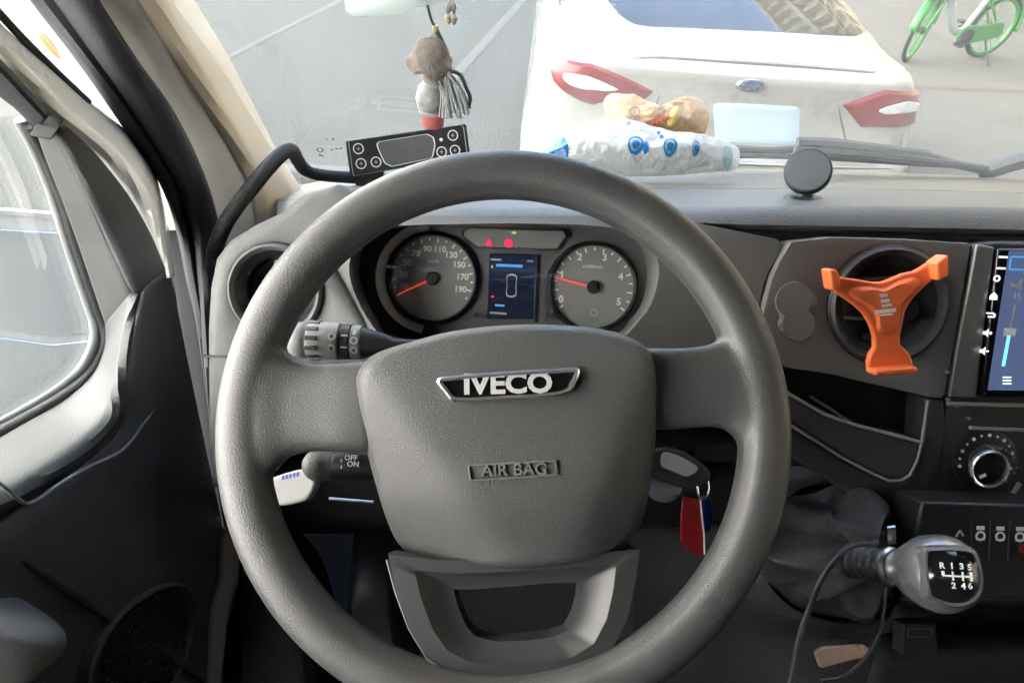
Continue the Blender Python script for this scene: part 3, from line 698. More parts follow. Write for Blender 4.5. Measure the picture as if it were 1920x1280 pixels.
Lw = [(-60, 990, -.379), (0, 968, -.379), (46, 944, -.378), (105, 905, -.377), (222, 838, -.371)]
lows = [OX(Lw), OX([(-60, 1040, -.37), (60, 1010, -.37), (160, 985, -.366), (260, 950, -.36), (360, 900, -.352)]), OX([(-60, 1150, -.372), (80, 1130, -.37), (200, 1110, -.366), (310, 1080, -.358), (420, 1010, -.348)]), OX([(-60, 1280, -.375), (90, 1260, -.375), (220, 1230, -.37), (340, 1190, -.36), (440, 1120, -.348)]), OX([(-60, 1420, -.38), (100, 1400, -.38), (250, 1390, -.37), (380, 1370, -.36), (470, 1330, -.348)])]
b = MB(); b.grid(surf(lows, 50, 30)); b.build('lower_card', 'door_dark', door, solid=.004)
b = MB(); b.tube(cat([p + V((.003, 0, 0)) for p in OX([(-60, 870, -.374), (0, 912, -.374), (26, 935, -.373), (46, 944, -.372), (70, 932, -.371), (105, 907, -.369), (160, 875, -.367), (225, 842, -.363), (262, 795, -.362), (302, 740, -.358)])], 50), .0016, 6); b.build('panel_seam', 'plastic_grey', door)
sA, sB, sC = onx(160, 1270, -.3715), onx(345, 1140, -.3555), onx(230, 1120, -.3630)
sf = Fr(sA.lerp(sB, .5), sB - sA, sC - sA)
if sf.n.x < 0: sf = Fr(sf.o, -sf.x, sf.y)
sfp = cat2([sf.loc(*p) for p in ((340, 1100), (352, 1150), (335, 1230), (300, 1290), (240, 1340), (180, 1340), (152, 1290), (165, 1220), (215, 1145), (290, 1098))], 60)
def scl(pts, k):
    ca = sum(p[0] for p in pts) / len(pts); cb = sum(p[1] for p in pts) / len(pts); return [(ca + (a - ca) * k, cb + (c - cb) * k) for a, c in pts]
b = MB(); b.ring(sf, [(scl(sfp, 1.05), -.012), (scl(sfp, 1.02), .0085), (scl(sfp, .985), .0105), (scl(sfp, .95), .0085), (scl(sfp, .93), .005)]); spk = b.build('speaker_ring', 'door_trim', door)
b = MB(); b.dome(sf, scl(sfp, .93), lambda a, c, t: .0055 + .004 * math.sqrt(t), 8); grl = b.build('speaker_grille', 'plastic_black', door)
b = MB()
for i in range(-20, 21):
    for j in range(-20, 21):
        a, c = i * .0052 + (j % 2) * .0026, j * .0046
        ca = sum(p[0] for p in sfp) / 60; cc = sum(p[1] for p in sfp) / 60
        if sum(1 for p, q in zip(sfp, sfp[1:] + sfp[:1]) if (p[1] > c + cc) != (q[1] > c + cc) and a / .82 + ca < (q[0] - p[0]) * (c + cc - p[1]) / (q[1] - p[1]) + p[0]) % 2:
            b.lathe(sf.sub(ca + a, cc + c, .0095), [(0, .0012), (.0016, .0009), (.0017, -.002)], 6)
b.build('grille_mesh', 'plastic_dark', grl)
af = Fr(onx(40, 1200, -.345), (0, 1, 0), (0, 0, 1))
b = MB(); b.dome(af, cat2([af.loc(*p) for p in ((-80, 1180), (0, 1140), (60, 1122), (96, 1128), (108, 1158), (92, 1212), (44, 1272), (-10, 1330), (-80, 1350))], 44), lambda a, c, t: -.02 + .055 * math.sin(min(1, t * 1.15) * math.pi / 2), 16); b.build('armrest', 'door_mid', door)

# the door mirror outside the pane
mc = at(70, 560, 1.16); mf_n = V((.44, -1.76, .30)).normalized()
mr = thing('door_mirror', 'tall two-part door mirror seen through the side window', 'mirror', mc - V((0, 0, .25)))
mfr = axis_frame(mc, mf_n)
mo = [mfr.loc(*p) for p in ((-160, 392), (0, 392), (100, 400), (215, 412), (235, 440), (240, 640), (235, 850), (150, 890), (-160, 900))]
mi = [mfr.loc(*p) for p in ((-150, 430), (0, 430), (100, 436), (200, 444), (222, 460), (226, 600), (226, 618), (100, 632), (-150, 600))]
ml = [mfr.loc(*p) for p in ((-150, 612), (100, 646), (226, 632), (224, 840), (140, 880), (-150, 890))]
mo_, mi_ = even2(mo, 60), even2(mi, 60)
b = MB(); b.dome(mfr, mo_, lambda a, c, t: -.012 - .09 * math.sin(min(1, t * 2) * math.pi / 2), 8); b.grid([[mfr.p(a, c, -.012) for a, c in mo_], [mfr.p(a, c, .006) for a, c in mo_], [mfr.p(a, c, .004) for a, c in scl(mo_, .97)], [mfr.p(a, c, -.004) for a, c in scl(mo_, .96)]], cu=True)
k = [b.add(mfr.p(a, c, -.004)) for a, c in scl(mo_, .962)]; b.cap(k)
b.build('housing', 'plastic_grey', mr)
b = MB(); b.poly(mfr, mi, -.002, .001); b.build('mirror_glass', 'mirror', mr, bevel=(.001, 1))
b = MB(); b.poly(mfr, ml, -.002, .0012); b.build('wide_angle_glass', 'mirror', mr, bevel=(.001, 1))

# ------------------------------------------------------------------ dashboard
D = tilt_frame(ax(1665, 575, .72), 24)
K = tilt_frame(ax(940, 530, .815), 27)
dash = thing('dashboard', 'charcoal moulded dashboard with padded top roll', 'dashboard', (.3, .8, .7))
def YY(c): return [at(*p) for p in c]
xs = [520, 600, 700, 850, 1000, 1200, 1385, 1600, 1920, 2300, 2800]
def row(ys, Y): return YY([(x, y, Y if not isinstance(Y, list) else Y[i]) for i, (x, y) in enumerate(zip(xs, ys))])
T0 = row([356, 340, 330, 322, 318, 316, 317, 322, 333, 346, 362], 1.10)
T1 = row([372, 362, 356, 350, 346, 344, 344, 346, 354, 366, 382], .90)
T2 = row([398, 392, 390, 388, 386, 384, 383, 382, 386, 398, 414], .715)
T3 = row([410, 404, 402, 400, 398, 396, 394, 393, 398, 410, 426], .69)
T4 = row([432, 424, 418, 415, 413, 412, 414, 418, 424, 436, 452], .675)
T5 = row([446, 436, 426, 422, 421, 422, 430, 434, 440, 452, 468], .678)
T6 = row([450, 440, 429, 425, 424, 425, 433, 437, 444, 456, 472], .74)
rows = surf([T0, T1, T2, T3, T4, T5, T6], 90, 60)
b = MB(); b.grid(rows[:31]); b.build('top_panel', 'plastic_dash_top', dash, solid=.004)
b = MB(); b.grid(rows[30:]); b.build('front_roll', 'plastic_roll', dash, solid=.004)
# left cheek with the round vent
CK = [(396, 920), (388, 830), (386, 700), (385, 620), (389, 540), (400, 485), (425, 452), (470, 424), (520, 400), (552, 380), (580, 358), (630, 344), (720, 340), (740, 400), (700, 424), (655, 448), (622, 494), (690, 612), (700, 690), (540, 692), (505, 880)]
CK = [p for p in CK if p not in ((740, 400), (700, 424), (655, 448), (720, 340))]; CK.insert(CK.index((622, 494)), (650, 450)); CK.insert(CK.index((650, 450)), (668, 428)); CK.insert(CK.index((668, 428)), (706, 372))
lc = D.loc(517, 545); ckl = D.locs(CK); rmin = .0455
def ray_poly(c, ang, pts):
    d = (math.cos(ang), math.sin(ang)); best = None
    for p, q in zip(pts, pts[1:] + pts[:1]):
        ex, ey = q[0] - p[0], q[1] - p[1]; den = d[0] * ey - d[1] * ex
        if abs(den) < 1e-12: continue
        t = ((p[0] - c[0]) * ey - (p[1] - c[1]) * ex) / den; u = ((p[0] - c[0]) * d[1] - (p[1] - c[1]) * d[0]) / den
        if t > 0 and -1e-9 <= u <= 1 + 1e-9 and (best is None or t < best): best = t
    return best or .05
NA = 260; rads = [ray_poly(lc, 2 * math.pi * i / NA, ckl) for i in range(NA)]
def ckring(k): return [(lc[0] + max(rmin, r - k) * math.cos(2 * math.pi * i / NA), lc[1] + max(rmin, r - k) * math.sin(2 * math.pi * i / NA)) for i, r in enumerate(rads)]
cir = [(lc[0] + .0435 * math.cos(2 * math.pi * i / NA), lc[1] + .0435 * math.sin(2 * math.pi * i / NA)) for i in range(NA)]
b = MB(); b.ring(D, [(ckring(0), -.05), (ckring(0), -.010), (ckring(.0015), -.0055), (ckring(.005), -.0022), (ckring(.010), -.0004), (ckring(.014), 0), (scl(cir, 1.03), 0), (cir, -.002), (cir, -.03)]); b.build('end_cheek', 'plastic_dash', dash, angle=60)
b = MB(); bar(D, *D.loc(380, 668, .001), *D.loc(700, 672, .001), .0022, -.004, .0012, b); b.build('seam', 'plastic_black', dash)
# surround of the cluster and right front panels
hood_in = cat2([D.loc(*p) for p in ((700, 428), (860, 420), (1050, 420), (1170, 430), (1215, 452), (1236, 500), (1226, 560), (1200, 600), (1140, 640), (900, 650), (740, 640), (690, 600), (655, 520), (664, 462))], 80)
hood_out = even2([D.loc(*p) for p in ((690, 405), (860, 405), (1050, 405), (1250, 405), (1478, 452), (1440, 520), (1424, 590), (1424, 700), (1200, 760), (900, 760), (700, 760), (690, 640), (622, 494), (650, 430))], 80)
def inset(pts, d):
    n = len(pts); ar = sum(p[0] * q[1] - q[0] * p[1] for p, q in zip(pts, pts[1:] + pts[:1])); sg = 1 if ar > 0 else -1; out = []
    for i in range(n):
        t = V((pts[(i + 1) % n][0] - pts[i - 1][0], pts[(i + 1) % n][1] - pts[i - 1][1])).normalized(); out.append((pts[i][0] - sg * t.y * d, pts[i][1] + sg * t.x * d))
    return out
def align(o, i):
    k = min(range(len(o)), key=lambda n: sum((V(o[(n + j) % len(o)]) - V(i[j])).length for j in range(0, len(o), 4))); return o[k:] + o[:k]
hood_out = align(hood_out, hood_in)
k_in = cat2([K.loc(*p) for p in ((706, 432), (860, 424), (1050, 424), (1160, 434), (1196, 456), (1212, 505), (1206, 560), (1180, 600), (1130, 632), (900, 640), (750, 632), (706, 596), (676, 520), (682, 462))], 80)
k_in = align(k_in, [(a, c) for a, c in hood_in])
b = MB()
b.grid([[D.p(a, c, -.012) for a, c in hood_out], [D.p(a, c, -.008) for a, c in hood_out], [D.p(a + (p - a) * .85, c + (q - c) * .85, -.004) for (a, c), (p, q) in zip(hood_out, hood_in)], [D.p(a, c, -.002) for a, c in hood_in], [D.p(a, c, -.008) for a, c in scl(hood_in, .992)], [K.p(a, c, .0) for a, c in k_in]], cu=True)
b.build('cluster_surround', 'plastic_dash', dash, angle=55)
VP = [(1482, 452), (1560, 444), (1700, 448), (1822, 456), (1812, 520), (1795, 620), (1772, 748), (1742, 745), (1640, 722), (1560, 703), (1474, 690), (1432, 672), (1428, 590), (1446, 520), (1462, 485)]
vent_c = D.loc(1665, 572, 0)
b = MB(); vo = even2([D.loc(*p) for p in VP], 96); vi = [(vent_c[0] + .0565 * math.cos(t * math.pi / 48), vent_c[1] + .0565 * math.sin(t * math.pi / 48)) for t in range(96)]
if sum(p[0] * q[1] - q[0] * p[1] for p, q in zip(vo, vo[1:] + vo[:1])) < 0: vo = vo[::-1]
vo = align(vo, vi)
b.ring(D, [(scl(vo, 1.0), -.03), (vo, -.003), (scl(vo, .985), 0.0), (scl(vi, 1.05), 0.0), (vi, -.002), (vi, -.03)])
b.build('vent_panel', 'plastic_dash', dash, angle=50)
# open pocket and bin under the vent panel
b = MB(); b.poly(D, [D.loc(*p, -.03) for p in ((1400, 640), (1800, 700), (1790, 960), (1700, 960), (1400, 800))], -.09, -.05); b.build('pocket_back', 'plastic_black', dash)
PK = [D.loc(*p, .004) for p in ((1440, 708), (1484, 741), (1545, 776), (1600, 796), (1660, 811), (1728, 829), (1722, 860), (1708, 888), (1692, 898), (1668, 899), (1640, 888), (1580, 856), (1500, 806), (1440, 768))]
b = MB(); b.poly(D, PK, -.05, .004); b.build('bin_front', 'plastic_dark', dash, bevel=(.004, 3, 40))
b = MB(); b.tube([D.at(*p, .005) for p in ((1440, 709), (1484, 741), (1545, 776), (1600, 796), (1660, 811), (1728, 829))], .0016, 6); b.tube([D.at(*p, .004) for p in ((1740, 752), (1734, 790), (1728, 829), (1720, 862), (1706, 890), (1690, 900), (1668, 901), (1640, 890), (1580, 858), (1500, 808), (1440, 770))], .0014, 6); b.build('bin_lip', 'plastic_grey', dash)
SD = [D.loc(*p) for p in ((1738, 746), (1772, 750), (1775, 800), (1762, 930), (1700, 990), (1600, 930), (1470, 850), (1440, 780), (1500, 812), (1580, 862), (1640, 894), (1668, 905), (1692, 904), (1712, 890), (1726, 860), (1732, 820))]
b = MB(); b.poly(D, SD, -.04, -.001); b.build('bin_surround', 'plastic_dark', dash, bevel=(.003, 2, 40))
b = MB(); b.tube(cat([D.at(1518, 742, -.03), D.at(1560, 768, -.02), D.at(1606, 800, -.012)], 12), .0016, 6); b.build('document_edge', 'plastic_grey', dash)
b = MB(); b.poly(D, [D.loc(*p) for p in ((1330, 690), (1432, 672), (1474, 692), (1484, 738), (1440, 708), (1440, 768), (1500, 810), (1560, 900), (1330, 900))], -.10, -.06); b.build('pocket_side', 'plastic_black', dash)
# lower dash and knee panels
b = sheet([[D.at(x, 690, -.02) for x in (386, 600, 900, 1300, 1480)], YY([(400, 860, .60), (600, 860, .60), (900, 860, .60), (1300, 860, .62), (1480, 860, .62)]), YY([(415, 955, .60), (600, 962, .60), (900, 962, .60), (1300, 962, .64), (1480, 962, .64)]), YY([(420, 985, .63), (600, 985, .63), (900, 985, .63), (1300, 985, .67), (1480, 985, .66)]), YY([(420, 1000, .80), (600, 1000, .80), (900, 1000, .80), (1300, 1000, .8), (1480, 1000, .8)])], 40, 24)
b.build('lower_panel', 'matte_black', dash, solid=.004)
def bulge(name, pts, Y, h, m, tilt=20, parent=dash, n=44):
    f = tilt_frame(at(pts[0][0], pts[0][1], Y), tilt); q = cat2([f.loc(*p) for p in pts], n)
    b = MB(); b.dome(f, q, lambda a, c, t: -.05 + (h + .05) * math.sin(min(1, t * 2.4) * math.pi / 2), 12); return b.build(name, m, parent)
bulge('knee_pad', [(440, 1040), (500, 1020), (560, 1050), (600, 1130), (620, 1260), (610, 1420), (430, 1420), (436, 1250)], .62, .03, 'plastic_slate')
bulge('knee_pad', [(655, 1000), (730, 1000), (760, 1080), (780, 1260), (760, 1420), (640, 1420), (640, 1200)], .66, .03, 'plastic_slate')
b = MB(); kf = axis_frame(onx(420, 1120, -.335), (1, -.55, .4)); b.poly(kf, [kf.loc(*p) for p in ((418, 1008), (436, 968), (452, 1000), (450, 1090), (428, 1170), (414, 1300), (388, 1300), (398, 1142), (416, 1085))], -.01, .0); b.build('kick_trim', 'plastic_grey', dash, bevel=(.003, 2))

# ------------------------------------------------------------------ centre stack
stack = thing('centre_stack', 'dark centre console panel below the touchscreen', 'console', (.5, .7, .7))
b = MB(); b.poly(D, [D.loc(*p) for p in ((1776, 752), (1822, 458), (1870, 452), (2400, 460), (2400, 960), (1745, 938))], -.05, -.003); b.build('panel', 'plastic_dark', stack, bevel=(.003, 2))
b = MB(); b.poly(D, [D.loc(*p, .004) for p in ((1832, 457), (1866, 463), (1862, 500), (1848, 600), (1832, 745), (1780, 744), (1800, 620), (1820, 520))], -.02, .004); b.build('side_trim', 'trim_satin', stack, bevel=(.002, 2))
b = MB()
for p, q in (((1781, 757), (1795, 762)),): bar(D, *D.loc(*p), *D.loc(*q), .002, -.002, .0015, b)
b.tube([D.at(1776, 756, .001), D.at(2400, 772, .001)], .0022, 6); b.build('shelf_edge', 'plastic_grey', stack)
b = MB(); b.box(D.sub(*D.loc(1822, 784)), 0, .35, -.011, -.0085, -.004, .0015); b.build('panel_rib', 'plastic_grey', stack)
for px, py in ((1776, 697), (1776, 748), (1815, 783)):
    b = MB(); b.lathe(D.sub(*D.loc(px, py)), [(0, .003), (.0016, .0024), (.0022, 0)], 10); b.build('trim_screw', 'chrome_soft', stack)
# head unit with touchscreen
unit = thing('touchscreen_head_unit', 'black touchscreen radio with white side icons and blue screen', 'radio', D.at(1920, 745))
b = MB(); b.poly(D, [D.loc(*p, .008) for p in ((1872, 466), (2340, 470), (2330, 748), (1840, 745))], -.02, .008); b.build('bezel', 'gloss_black', unit, bevel=(.002, 2))
b = MB(); b.poly(D, [D.loc(*p, .0085) for p in ((1892, 470), (2300, 474), (2290, 736), (1852, 731))], .0082, .0088); scr = b.build('display', 'unit_screen', unit)
for i, (px, py) in enumerate(((1881, 482), (1877, 503), (1869, 522), (1863, 556), (1857, 590), (1851, 624), (1845, 658))):
    a, c = D.loc(px, py, .0083)
    if i < 2: b = bar(D, a - .004, c, a + .004, c, .0018, .008, .0087)
    elif i == 2: ringmark(D, a, c, .0082, .0032, .0014, 'unit_icon', unit, 'icon', 14); continue
    elif i == 3:
        b = MB(); b.poly(D, [(a - .0035, c - .003), (a + .0035, c - .003), (a + .0035, c + .0008), (a, c + .0042), (a - .0035, c + .0008)], .008, .0087)
    elif i == 4:
        b = bar(D, a - .004, c + .0015, a + .003, c + .0015, .0014, .008, .0087); bar(D, a - .002, c - .002, a + .004, c - .002, .0014, .008, .0087, b); bar(D, a + .004, c - .002, a + .004, c + .001, .0014, .008, .0087, b)
    else:
        b = MB(); b.poly(D, [(a - .004, c - .0015), (a - .0015, c - .0015), (a + .001, c - .0038), (a + .001, c + .0038), (a - .0015, c + .0015), (a - .004, c + .0015)], .008, .0087); bar(D, a + .002, c, a + .0045, c, .0012, .008, .0087, b)
        if i == 5: bar(D, a + .0032, c - .0013, a + .0032, c + .0013, .0012, .008, .0087, b)
    b.build('icon', 'unit_icon', unit)
H = .009
p, q, r_ = D.loc(1904, 570, H), D.loc(1893, 622, H), D.loc(1881, 686, H)
bar(D, *p, *q, .0014, H, H + .0003).build('slider_track', 'grey_print', scr)
bar(D, *q, *r_, .0030, H, H + .0003).build('slider_bar', 'unit_slider', scr)
b = MB(); b.box(D.sub(*q), -.0055, .0055, -.0035, .0035, H, H + .0008); b.build('slider_handle', 'white_print', scr)
for py in (707, 713, 719):
    bar(D, *D.loc(1880, py, H), *D.loc(1896, py, H), .0013, H, H + .0003).build('menu_line', 'unit_icon', scr)
a, c = D.loc(1912, 535, H); b = MB(); b.poly(D, [(a - .008, c - .002), (a - .004, c - .002), (a + .002, c - .007), (a + .002, c + .007), (a - .004, c + .002), (a - .008, c + .002)], H, H + .0003); b.build('speaker_icon', 'grey_print', scr)
text('15', D, *D.loc(1907, 556, H), H, .008, 'grey_print', scr, 'volume_number')
a, c = D.loc(1918, 494, H); b = MB()
for w_ in ((a - .012, c + .006, a + .012, c + .006), (a - .012, c - .006, a + .012, c - .006), (a - .012, c + .006, a - .012, c - .006)): bar(D, *w_, .0016, H, H + .0003, b)
b.build('window_icon', 'screen_blue', scr)
# rotary heater knob
kn = thing('heater_dial', 'black rotary heater knob with chrome ring and white pointer', 'knob', D.at(1848, 870))
k0 = D.sub(*D.loc(1846, 862)); kc = D.sub(*D.loc(1858, 880, .03))
b = MB(); b.lathe(k0, [(.031, -.003), (.031, .0015), (.029, .0022), (0, .0022)], 44); b.build('dial_plate', 'plastic_black', kn)
b = MB()
b.grid([[k0.p(.0165 * math.cos(t * math.pi / 20), .0165 * math.sin(t * math.pi / 20), .002) for t in range(40)], [kc.p(.0175 * math.cos(t * math.pi / 20), .0175 * math.sin(t * math.pi / 20), .024) for t in range(40)], [kc.p(.0175 * math.cos(t * math.pi / 20), .0175 * math.sin(t * math.pi / 20), .028) for t in range(40)]], cu=True); b.build('grip', 'plastic_black', kn)
for i in range(20):
    t = i * math.pi / 10; g = axis_frame(k0.p(.0168 * math.cos(t), .0168 * math.sin(t), .012), k0.x * math.cos(t) + k0.y * math.sin(t), D.n)
    b = MB(); b.box(g, -.0009, .0009, -.009, .009, 0, .0016); b.build('grip_rib', 'knob_grey', kn)
kt = kc.sub(0, 0, .028)
b = MB(); b.lathe(kt, [(.0185, -.003), (.0188, .001), (.0178, .0025), (.0160, .0015), (.0158, -.001)], 44); b.build('chrome_ring', 'chrome', kn)
b = MB(); b.lathe(kt, [(.0162, -.0005), (.008, .0005), (0, .0008)], 40); b.build('knob_face', 'gloss_black', kn)
bar(kt, -.009, -.0085, -.0035, -.0055, .0026, .0006, .0018).build('pointer', 'white_print', kn)
for i in range(13):
    t = R(-15 + i * 17.5); a, c = .0262 * math.cos(t), .0262 * math.sin(t)
    b = MB(); b.lathe(k0.sub(a, c, .0022), [(0, .0006), (.0012 if i % 2 else .0018, .0006), (.0012 if i % 2 else .0018, 0)], 10); b.build('scale_dot', 'white_print', kn)
b = MB(); b.tube([k0.p(.029 * math.cos(R(t)), .029 * math.sin(R(t)), .003) for t in range(-50, -14, 4)], .0009, 6); b.build('warm_scale', 'tag_red', kn)
b = MB(); b.tube([D.at(1912, 905, .002), D.at(1892, 936, .004)], .0022, 8); b.build('slider_lever', 'plastic_grey', stack)
# lower switch panel, ledges and tray
SWP = tilt_frame(ax(1850, 1010, .70), 30)
sw = thing('switch_panel', 'dark lower switch row with small white symbols', 'switch panel', SWP.at(1850, 1120))
b = MB(); b.poly(SWP, SWP.locs([(1730, 940), (2400, 960), (2400, 1130), (1690, 1120), (1716, 1000)]), -.05, 0); b.build('panel', 'plastic_black', sw, bevel=(.003, 2))
for i, px in enumerate((1838, 1875, 1912)):
    bar(SWP, *SWP.loc(px - 7, 989 + i), *SWP.loc(px + 7, 989 + i), .0035, -.001, .001).build('indicator', 'white_print', sw)
    ringmark(SWP, *SWP.loc(px, 1004 + i), .0001, .0048, .0018, 'white_print', sw, 'switch_symbol', 12)
    b = MB(); bar(SWP, *SWP.loc(px - 8, 1010 + i), *SWP.loc(px + 8, 1010 + i), .0014, 0, .0007, b); b.build('switch_symbol', 'white_print', sw)
b = bar(SWP, *SWP.loc(1792, 1006), *SWP.loc(1800, 994), .0018, 0, .0007); bar(SWP, *SWP.loc(1800, 994), *SWP.loc(1806, 1004), .0018, 0, .0007, b); b.build('switch_symbol', 'grey_print', sw)
b = MB(); b.lathe(SWP.sub(*SWP.loc(1918, 1028)), [(0, .002), (.004, .002), (.004, 0)], 14); b.build('hazard_light', 'tag_red', sw)
for px in (1822, 1857, 1893):
    bar(SWP, *SWP.loc(px, 975), *SWP.loc(px - 3, 1050), .0016, -.001, .0009).build('switch_gap', 'plastic_dark', sw)
b = sheet([[SWP.at(x, 1118, -.001) for x in (1690, 1800, 2000, 2400)], YY([(1680, 1128, .52), (1800, 1128, .52), (2000, 1132, .52), (2400, 1140, .52)]), YY([(1670, 1150, .51), (1800, 1150, .51), (2000, 1154, .51), (2400, 1160, .51)]), YY([(1670, 1188, .53), (1800, 1188, .53), (2000, 1192, .53), (2400, 1200, .53)]), YY([(1650, 1205, .47), (1800, 1205, .47), (2000, 1208, .47), (2400, 1215, .47)]), YY([(1620, 1290, .44), (1800, 1290, .44), (2000, 1290, .44), (2400, 1290, .44)]), YY([(1620, 1400, .44), (1800, 1400, .44), (2000, 1400, .44), (2400, 1400, .44)])], 24, 40)
b.build('ledge', 'matte_black', sw, solid=.004)
# lower tunnel under the gear lever
b = sheet([YY([(1180, 985, .70), (1300, 985, .68), (1440, 960, .66), (1500, 900, .65)]), YY([(1190, 1100, .66), (1330, 1090, .63), (1420, 1120, .58), (1560, 1180, .545)]), YY([(1190, 1200, .64), (1330, 1200, .60), (1450, 1210, .55), (1680, 1196, .53)]), YY([(1190, 1300, .60), (1330, 1300, .57), (1500, 1300, .50), (1680, 1290, .49)]), YY([(1190, 1420, .58), (1330, 1420, .55), (1500, 1420, .48), (1680, 1400, .47)])], 40, 30)
b.build('tunnel_cover', 'matte_black', sw, solid=.004)

# ------------------------------------------------------------------ gear lever
GB = axis_frame(at(1570, 1060, .57), V((.25, -.75, .62)))           # collar the boot is fixed to
gear = thing('gear_lever', 'gear lever with grey ball knob and folded black leather boot', 'gear lever', GB.p(0, 0, -.05))
base = cat2([GB.loc(*p) for p in ((1432, 1075), (1440, 1010), (1470, 940), (1530, 905), (1610, 905), (1680, 940), (1708, 1000), (1706, 1080), (1690, 1140), (1640, 1165), (1560, 1165), (1480, 1135))], 96)
b = MB(); b.ring(GB, [(scl(base, 1.16), -.06), (scl(base, 1.12), -.016), (scl(base, 1.05), -.004), (scl(base, 1.0), .0), (scl(base, .97), -.003), (scl(base, .93), -.02)]); b.build('collar', 'plastic_dark', gear)
kb, ke = ax(1648, 1058, .60), ax(1758, 1074, .555)
knob_d = (ke - kb).normalized()
n = 96; rowsB = []
mid0 = GB.p(0, 0, 0)
for i in range(44):
    t = i / 43; c = GB.p(*scl(base, .95)[0], 0) * 0 + (sum((GB.p(a, q) for a, q in base), V((0, 0, 0))) / n).lerp(kb, t ** .8)
    rr = []
    for j in range(n):
        a, q = base[j]; p = GB.p(a * .95, q * .95, -.012) - (sum((GB.p(x, y) for x, y in base), V((0, 0, 0))) / n)
        ang = 2 * math.pi * j / n
        k = (1 - t) ** 1.15 * .93 + .07 + .055 * math.sin(math.pi * t)
        cr = math.sin(math.pi * min(1, t * 1.02)) ** .8
        fold = 1 + cr * (.26 * math.sin(3 * ang + 2.5 * t + .6) + .17 * math.sin(7 * ang - 4 * t + 1.0) + .07 * (1 - 2 * abs(math.sin(5.5 * ang + 5 * t))))
        rr.append(c + p * (k * fold) + GB.n * (cr * .016 * math.sin(5 * ang + 6 * t)))
    rowsB.append(rr)
b = MB(); b.grid(rowsB, cu=True); b.build('boot', 'leather', gear, angle=70)
bf = axis_frame(kb, knob_d)
b = MB(); pr = []
for i in range(6):
    z = -.03 + i * .0068; pr += [(.0125 - .0005 * i, z), (.0142 - .0005 * i, z + .0018), (.0142 - .0005 * i, z + .0042), (.0125 - .0005 * i, z + .006)]
b.lathe(bf, pr, 30); b.build('bellows', 'leather', gear)
bf2 = axis_frame(ke, knob_d)
b = MB(); pr = [(.010, -.044), (.0125, -.042), (.0145, -.035), (.0205, -.025), (.0275, -.013), (.0303, 0), (.0298, .009), (.0265, .018), (.0205, .0245), (.012, .0282), (0, .0292)]
pr = [(q.x, q.y) for q in cat([V((r, h, 0)) for r, h in pr], 44)]; b.lathe(bf2, [(r * .93, h * .93) for r, h in pr], 56); b.build('knob', 'knob_grey', gear)
b = MB(); b.lathe(bf2, [(.0120, -.0425), (.0150, -.041), (.0152, -.038), (.0135, -.036)], 40); b.build('knob_collar', 'chrome_soft', gear)
# shift plate on the knob, facing the driver
pn = (ray(1790, 1074) * -1).normalized(); pn = (pn + knob_d * .75).normalized()
pc = ke + pn * .0242
PF = Fr(pc, V((1, 0, 0)) - pn * pn.x, V((0, 0, 1)))
PF = Fr(pc, (V((1, .0, 0)) - pn * pn.x).normalized(), pn.cross((V((1, 0, 0)) - pn * pn.x).normalized()))
sq = cat2([(-.0165, -.012), (-.0165, .012), (-.012, .0165), (.010, .0172), (.0158, .012), (.0165, -.006), (.010, -.0155), (0, -.0185), (-.011, -.0165)], 60)
b = MB(); b.ring(PF, [(scl(sq, 1.22), -.010), (scl(sq, 1.20), -.0015), (scl(sq, 1.11), .0024), (scl(sq, 1.0), .0022), (scl(sq, .98), -.001)]); pl = b.build('shift_plate_rim', 'chrome', gear)
def pdome(a, c): return .0012 + .0066 * max(0, 1 - (a * a + c * c) / .0175 ** 2)
b = MB(); b.dome(PF, sq, lambda a, c, t: pdome(a, c), 8); sp_ = b.build('shift_plate', 'gloss_black', gear)
b = MB(); h = .0076
for w_ in ((-.0090, 0, .0100, 0), (-.0090, 0, -.0090, .003), (-.0030, -.003, -.0030, .003), (.0035, -.003, .0035, .003), (.0095, -.003, .0095, .003)): bar(PF, *w_, .0012, h - .0025, h + .0002, b)
b.build('gate_pattern', 'white_print', sp_)
for s_, a, c in (('R', -.0090, .0066), ('1', -.0030, .0066), ('3', .0035, .0066), ('5', .0095, .0062), ('2', -.0030, -.0066), ('4', .0035, -.0066), ('6', .0085, -.0064)):
    text(s_, PF, a, c, pdome(a, c) + .0008, .0058, 'white_print', sp_, 'gear_number', bold=.02)
b = MB(); b.box(axis_frame(ax(1672, 1008, .60), V((-.3, .1, 1)), (0, 1, 0)), -.003, .003, -.001, .001, -.006, .012); b.build('reverse_collar_tab', 'chrome_soft', gear)
# thin black cable looped over the lever
b = MB(); b.tube(cat([ax(1640, 1018, .585), ax(1600, 1022, .575), ax(1565, 1050, .565), ax(1535, 1095, .555), ax(1518, 1140, .55), ax(1508, 1165, .545), ax(1495, 1210, .53), ax(1480, 1290, .51), ax(1470, 1340, .50)], 60), .0022, 8)
b.build('charging_cable', 'cable_black', label='black cable looped over the gear lever and hanging to the floor', cat='cable')
b = MB(); b.tube(cat([ax(1662, 1098, .585), ax(1660, 1130, .58), ax(1654, 1170, .555), ax(1640, 1205, .53), ax(1615, 1240, .50), ax(1580, 1268, .47), ax(1540, 1275, .465)], 50), .0011, 6)
b.build('thin_cord', 'cable_black', label='thin black cord hanging from under the gear knob', cat='cord')
cr = thing('plug_box', 'small black socket box on the ledge under the gear knob', 'socket box', at(1725, 1222, .45))
cpf = tilt_frame(at(1725, 1200, .455), 35)
b = MB(); b.poly(cpf, cpf.locs([(1694, 1170), (1756, 1168), (1760, 1226), (1690, 1228)]), -.02, 0); b.build('case', 'matte_black', cr, bevel=(.002, 2))
fo = even2(cpf.locs([(1702, 1178), (1748, 1176), (1749, 1192), (1701, 1194)]), 40)
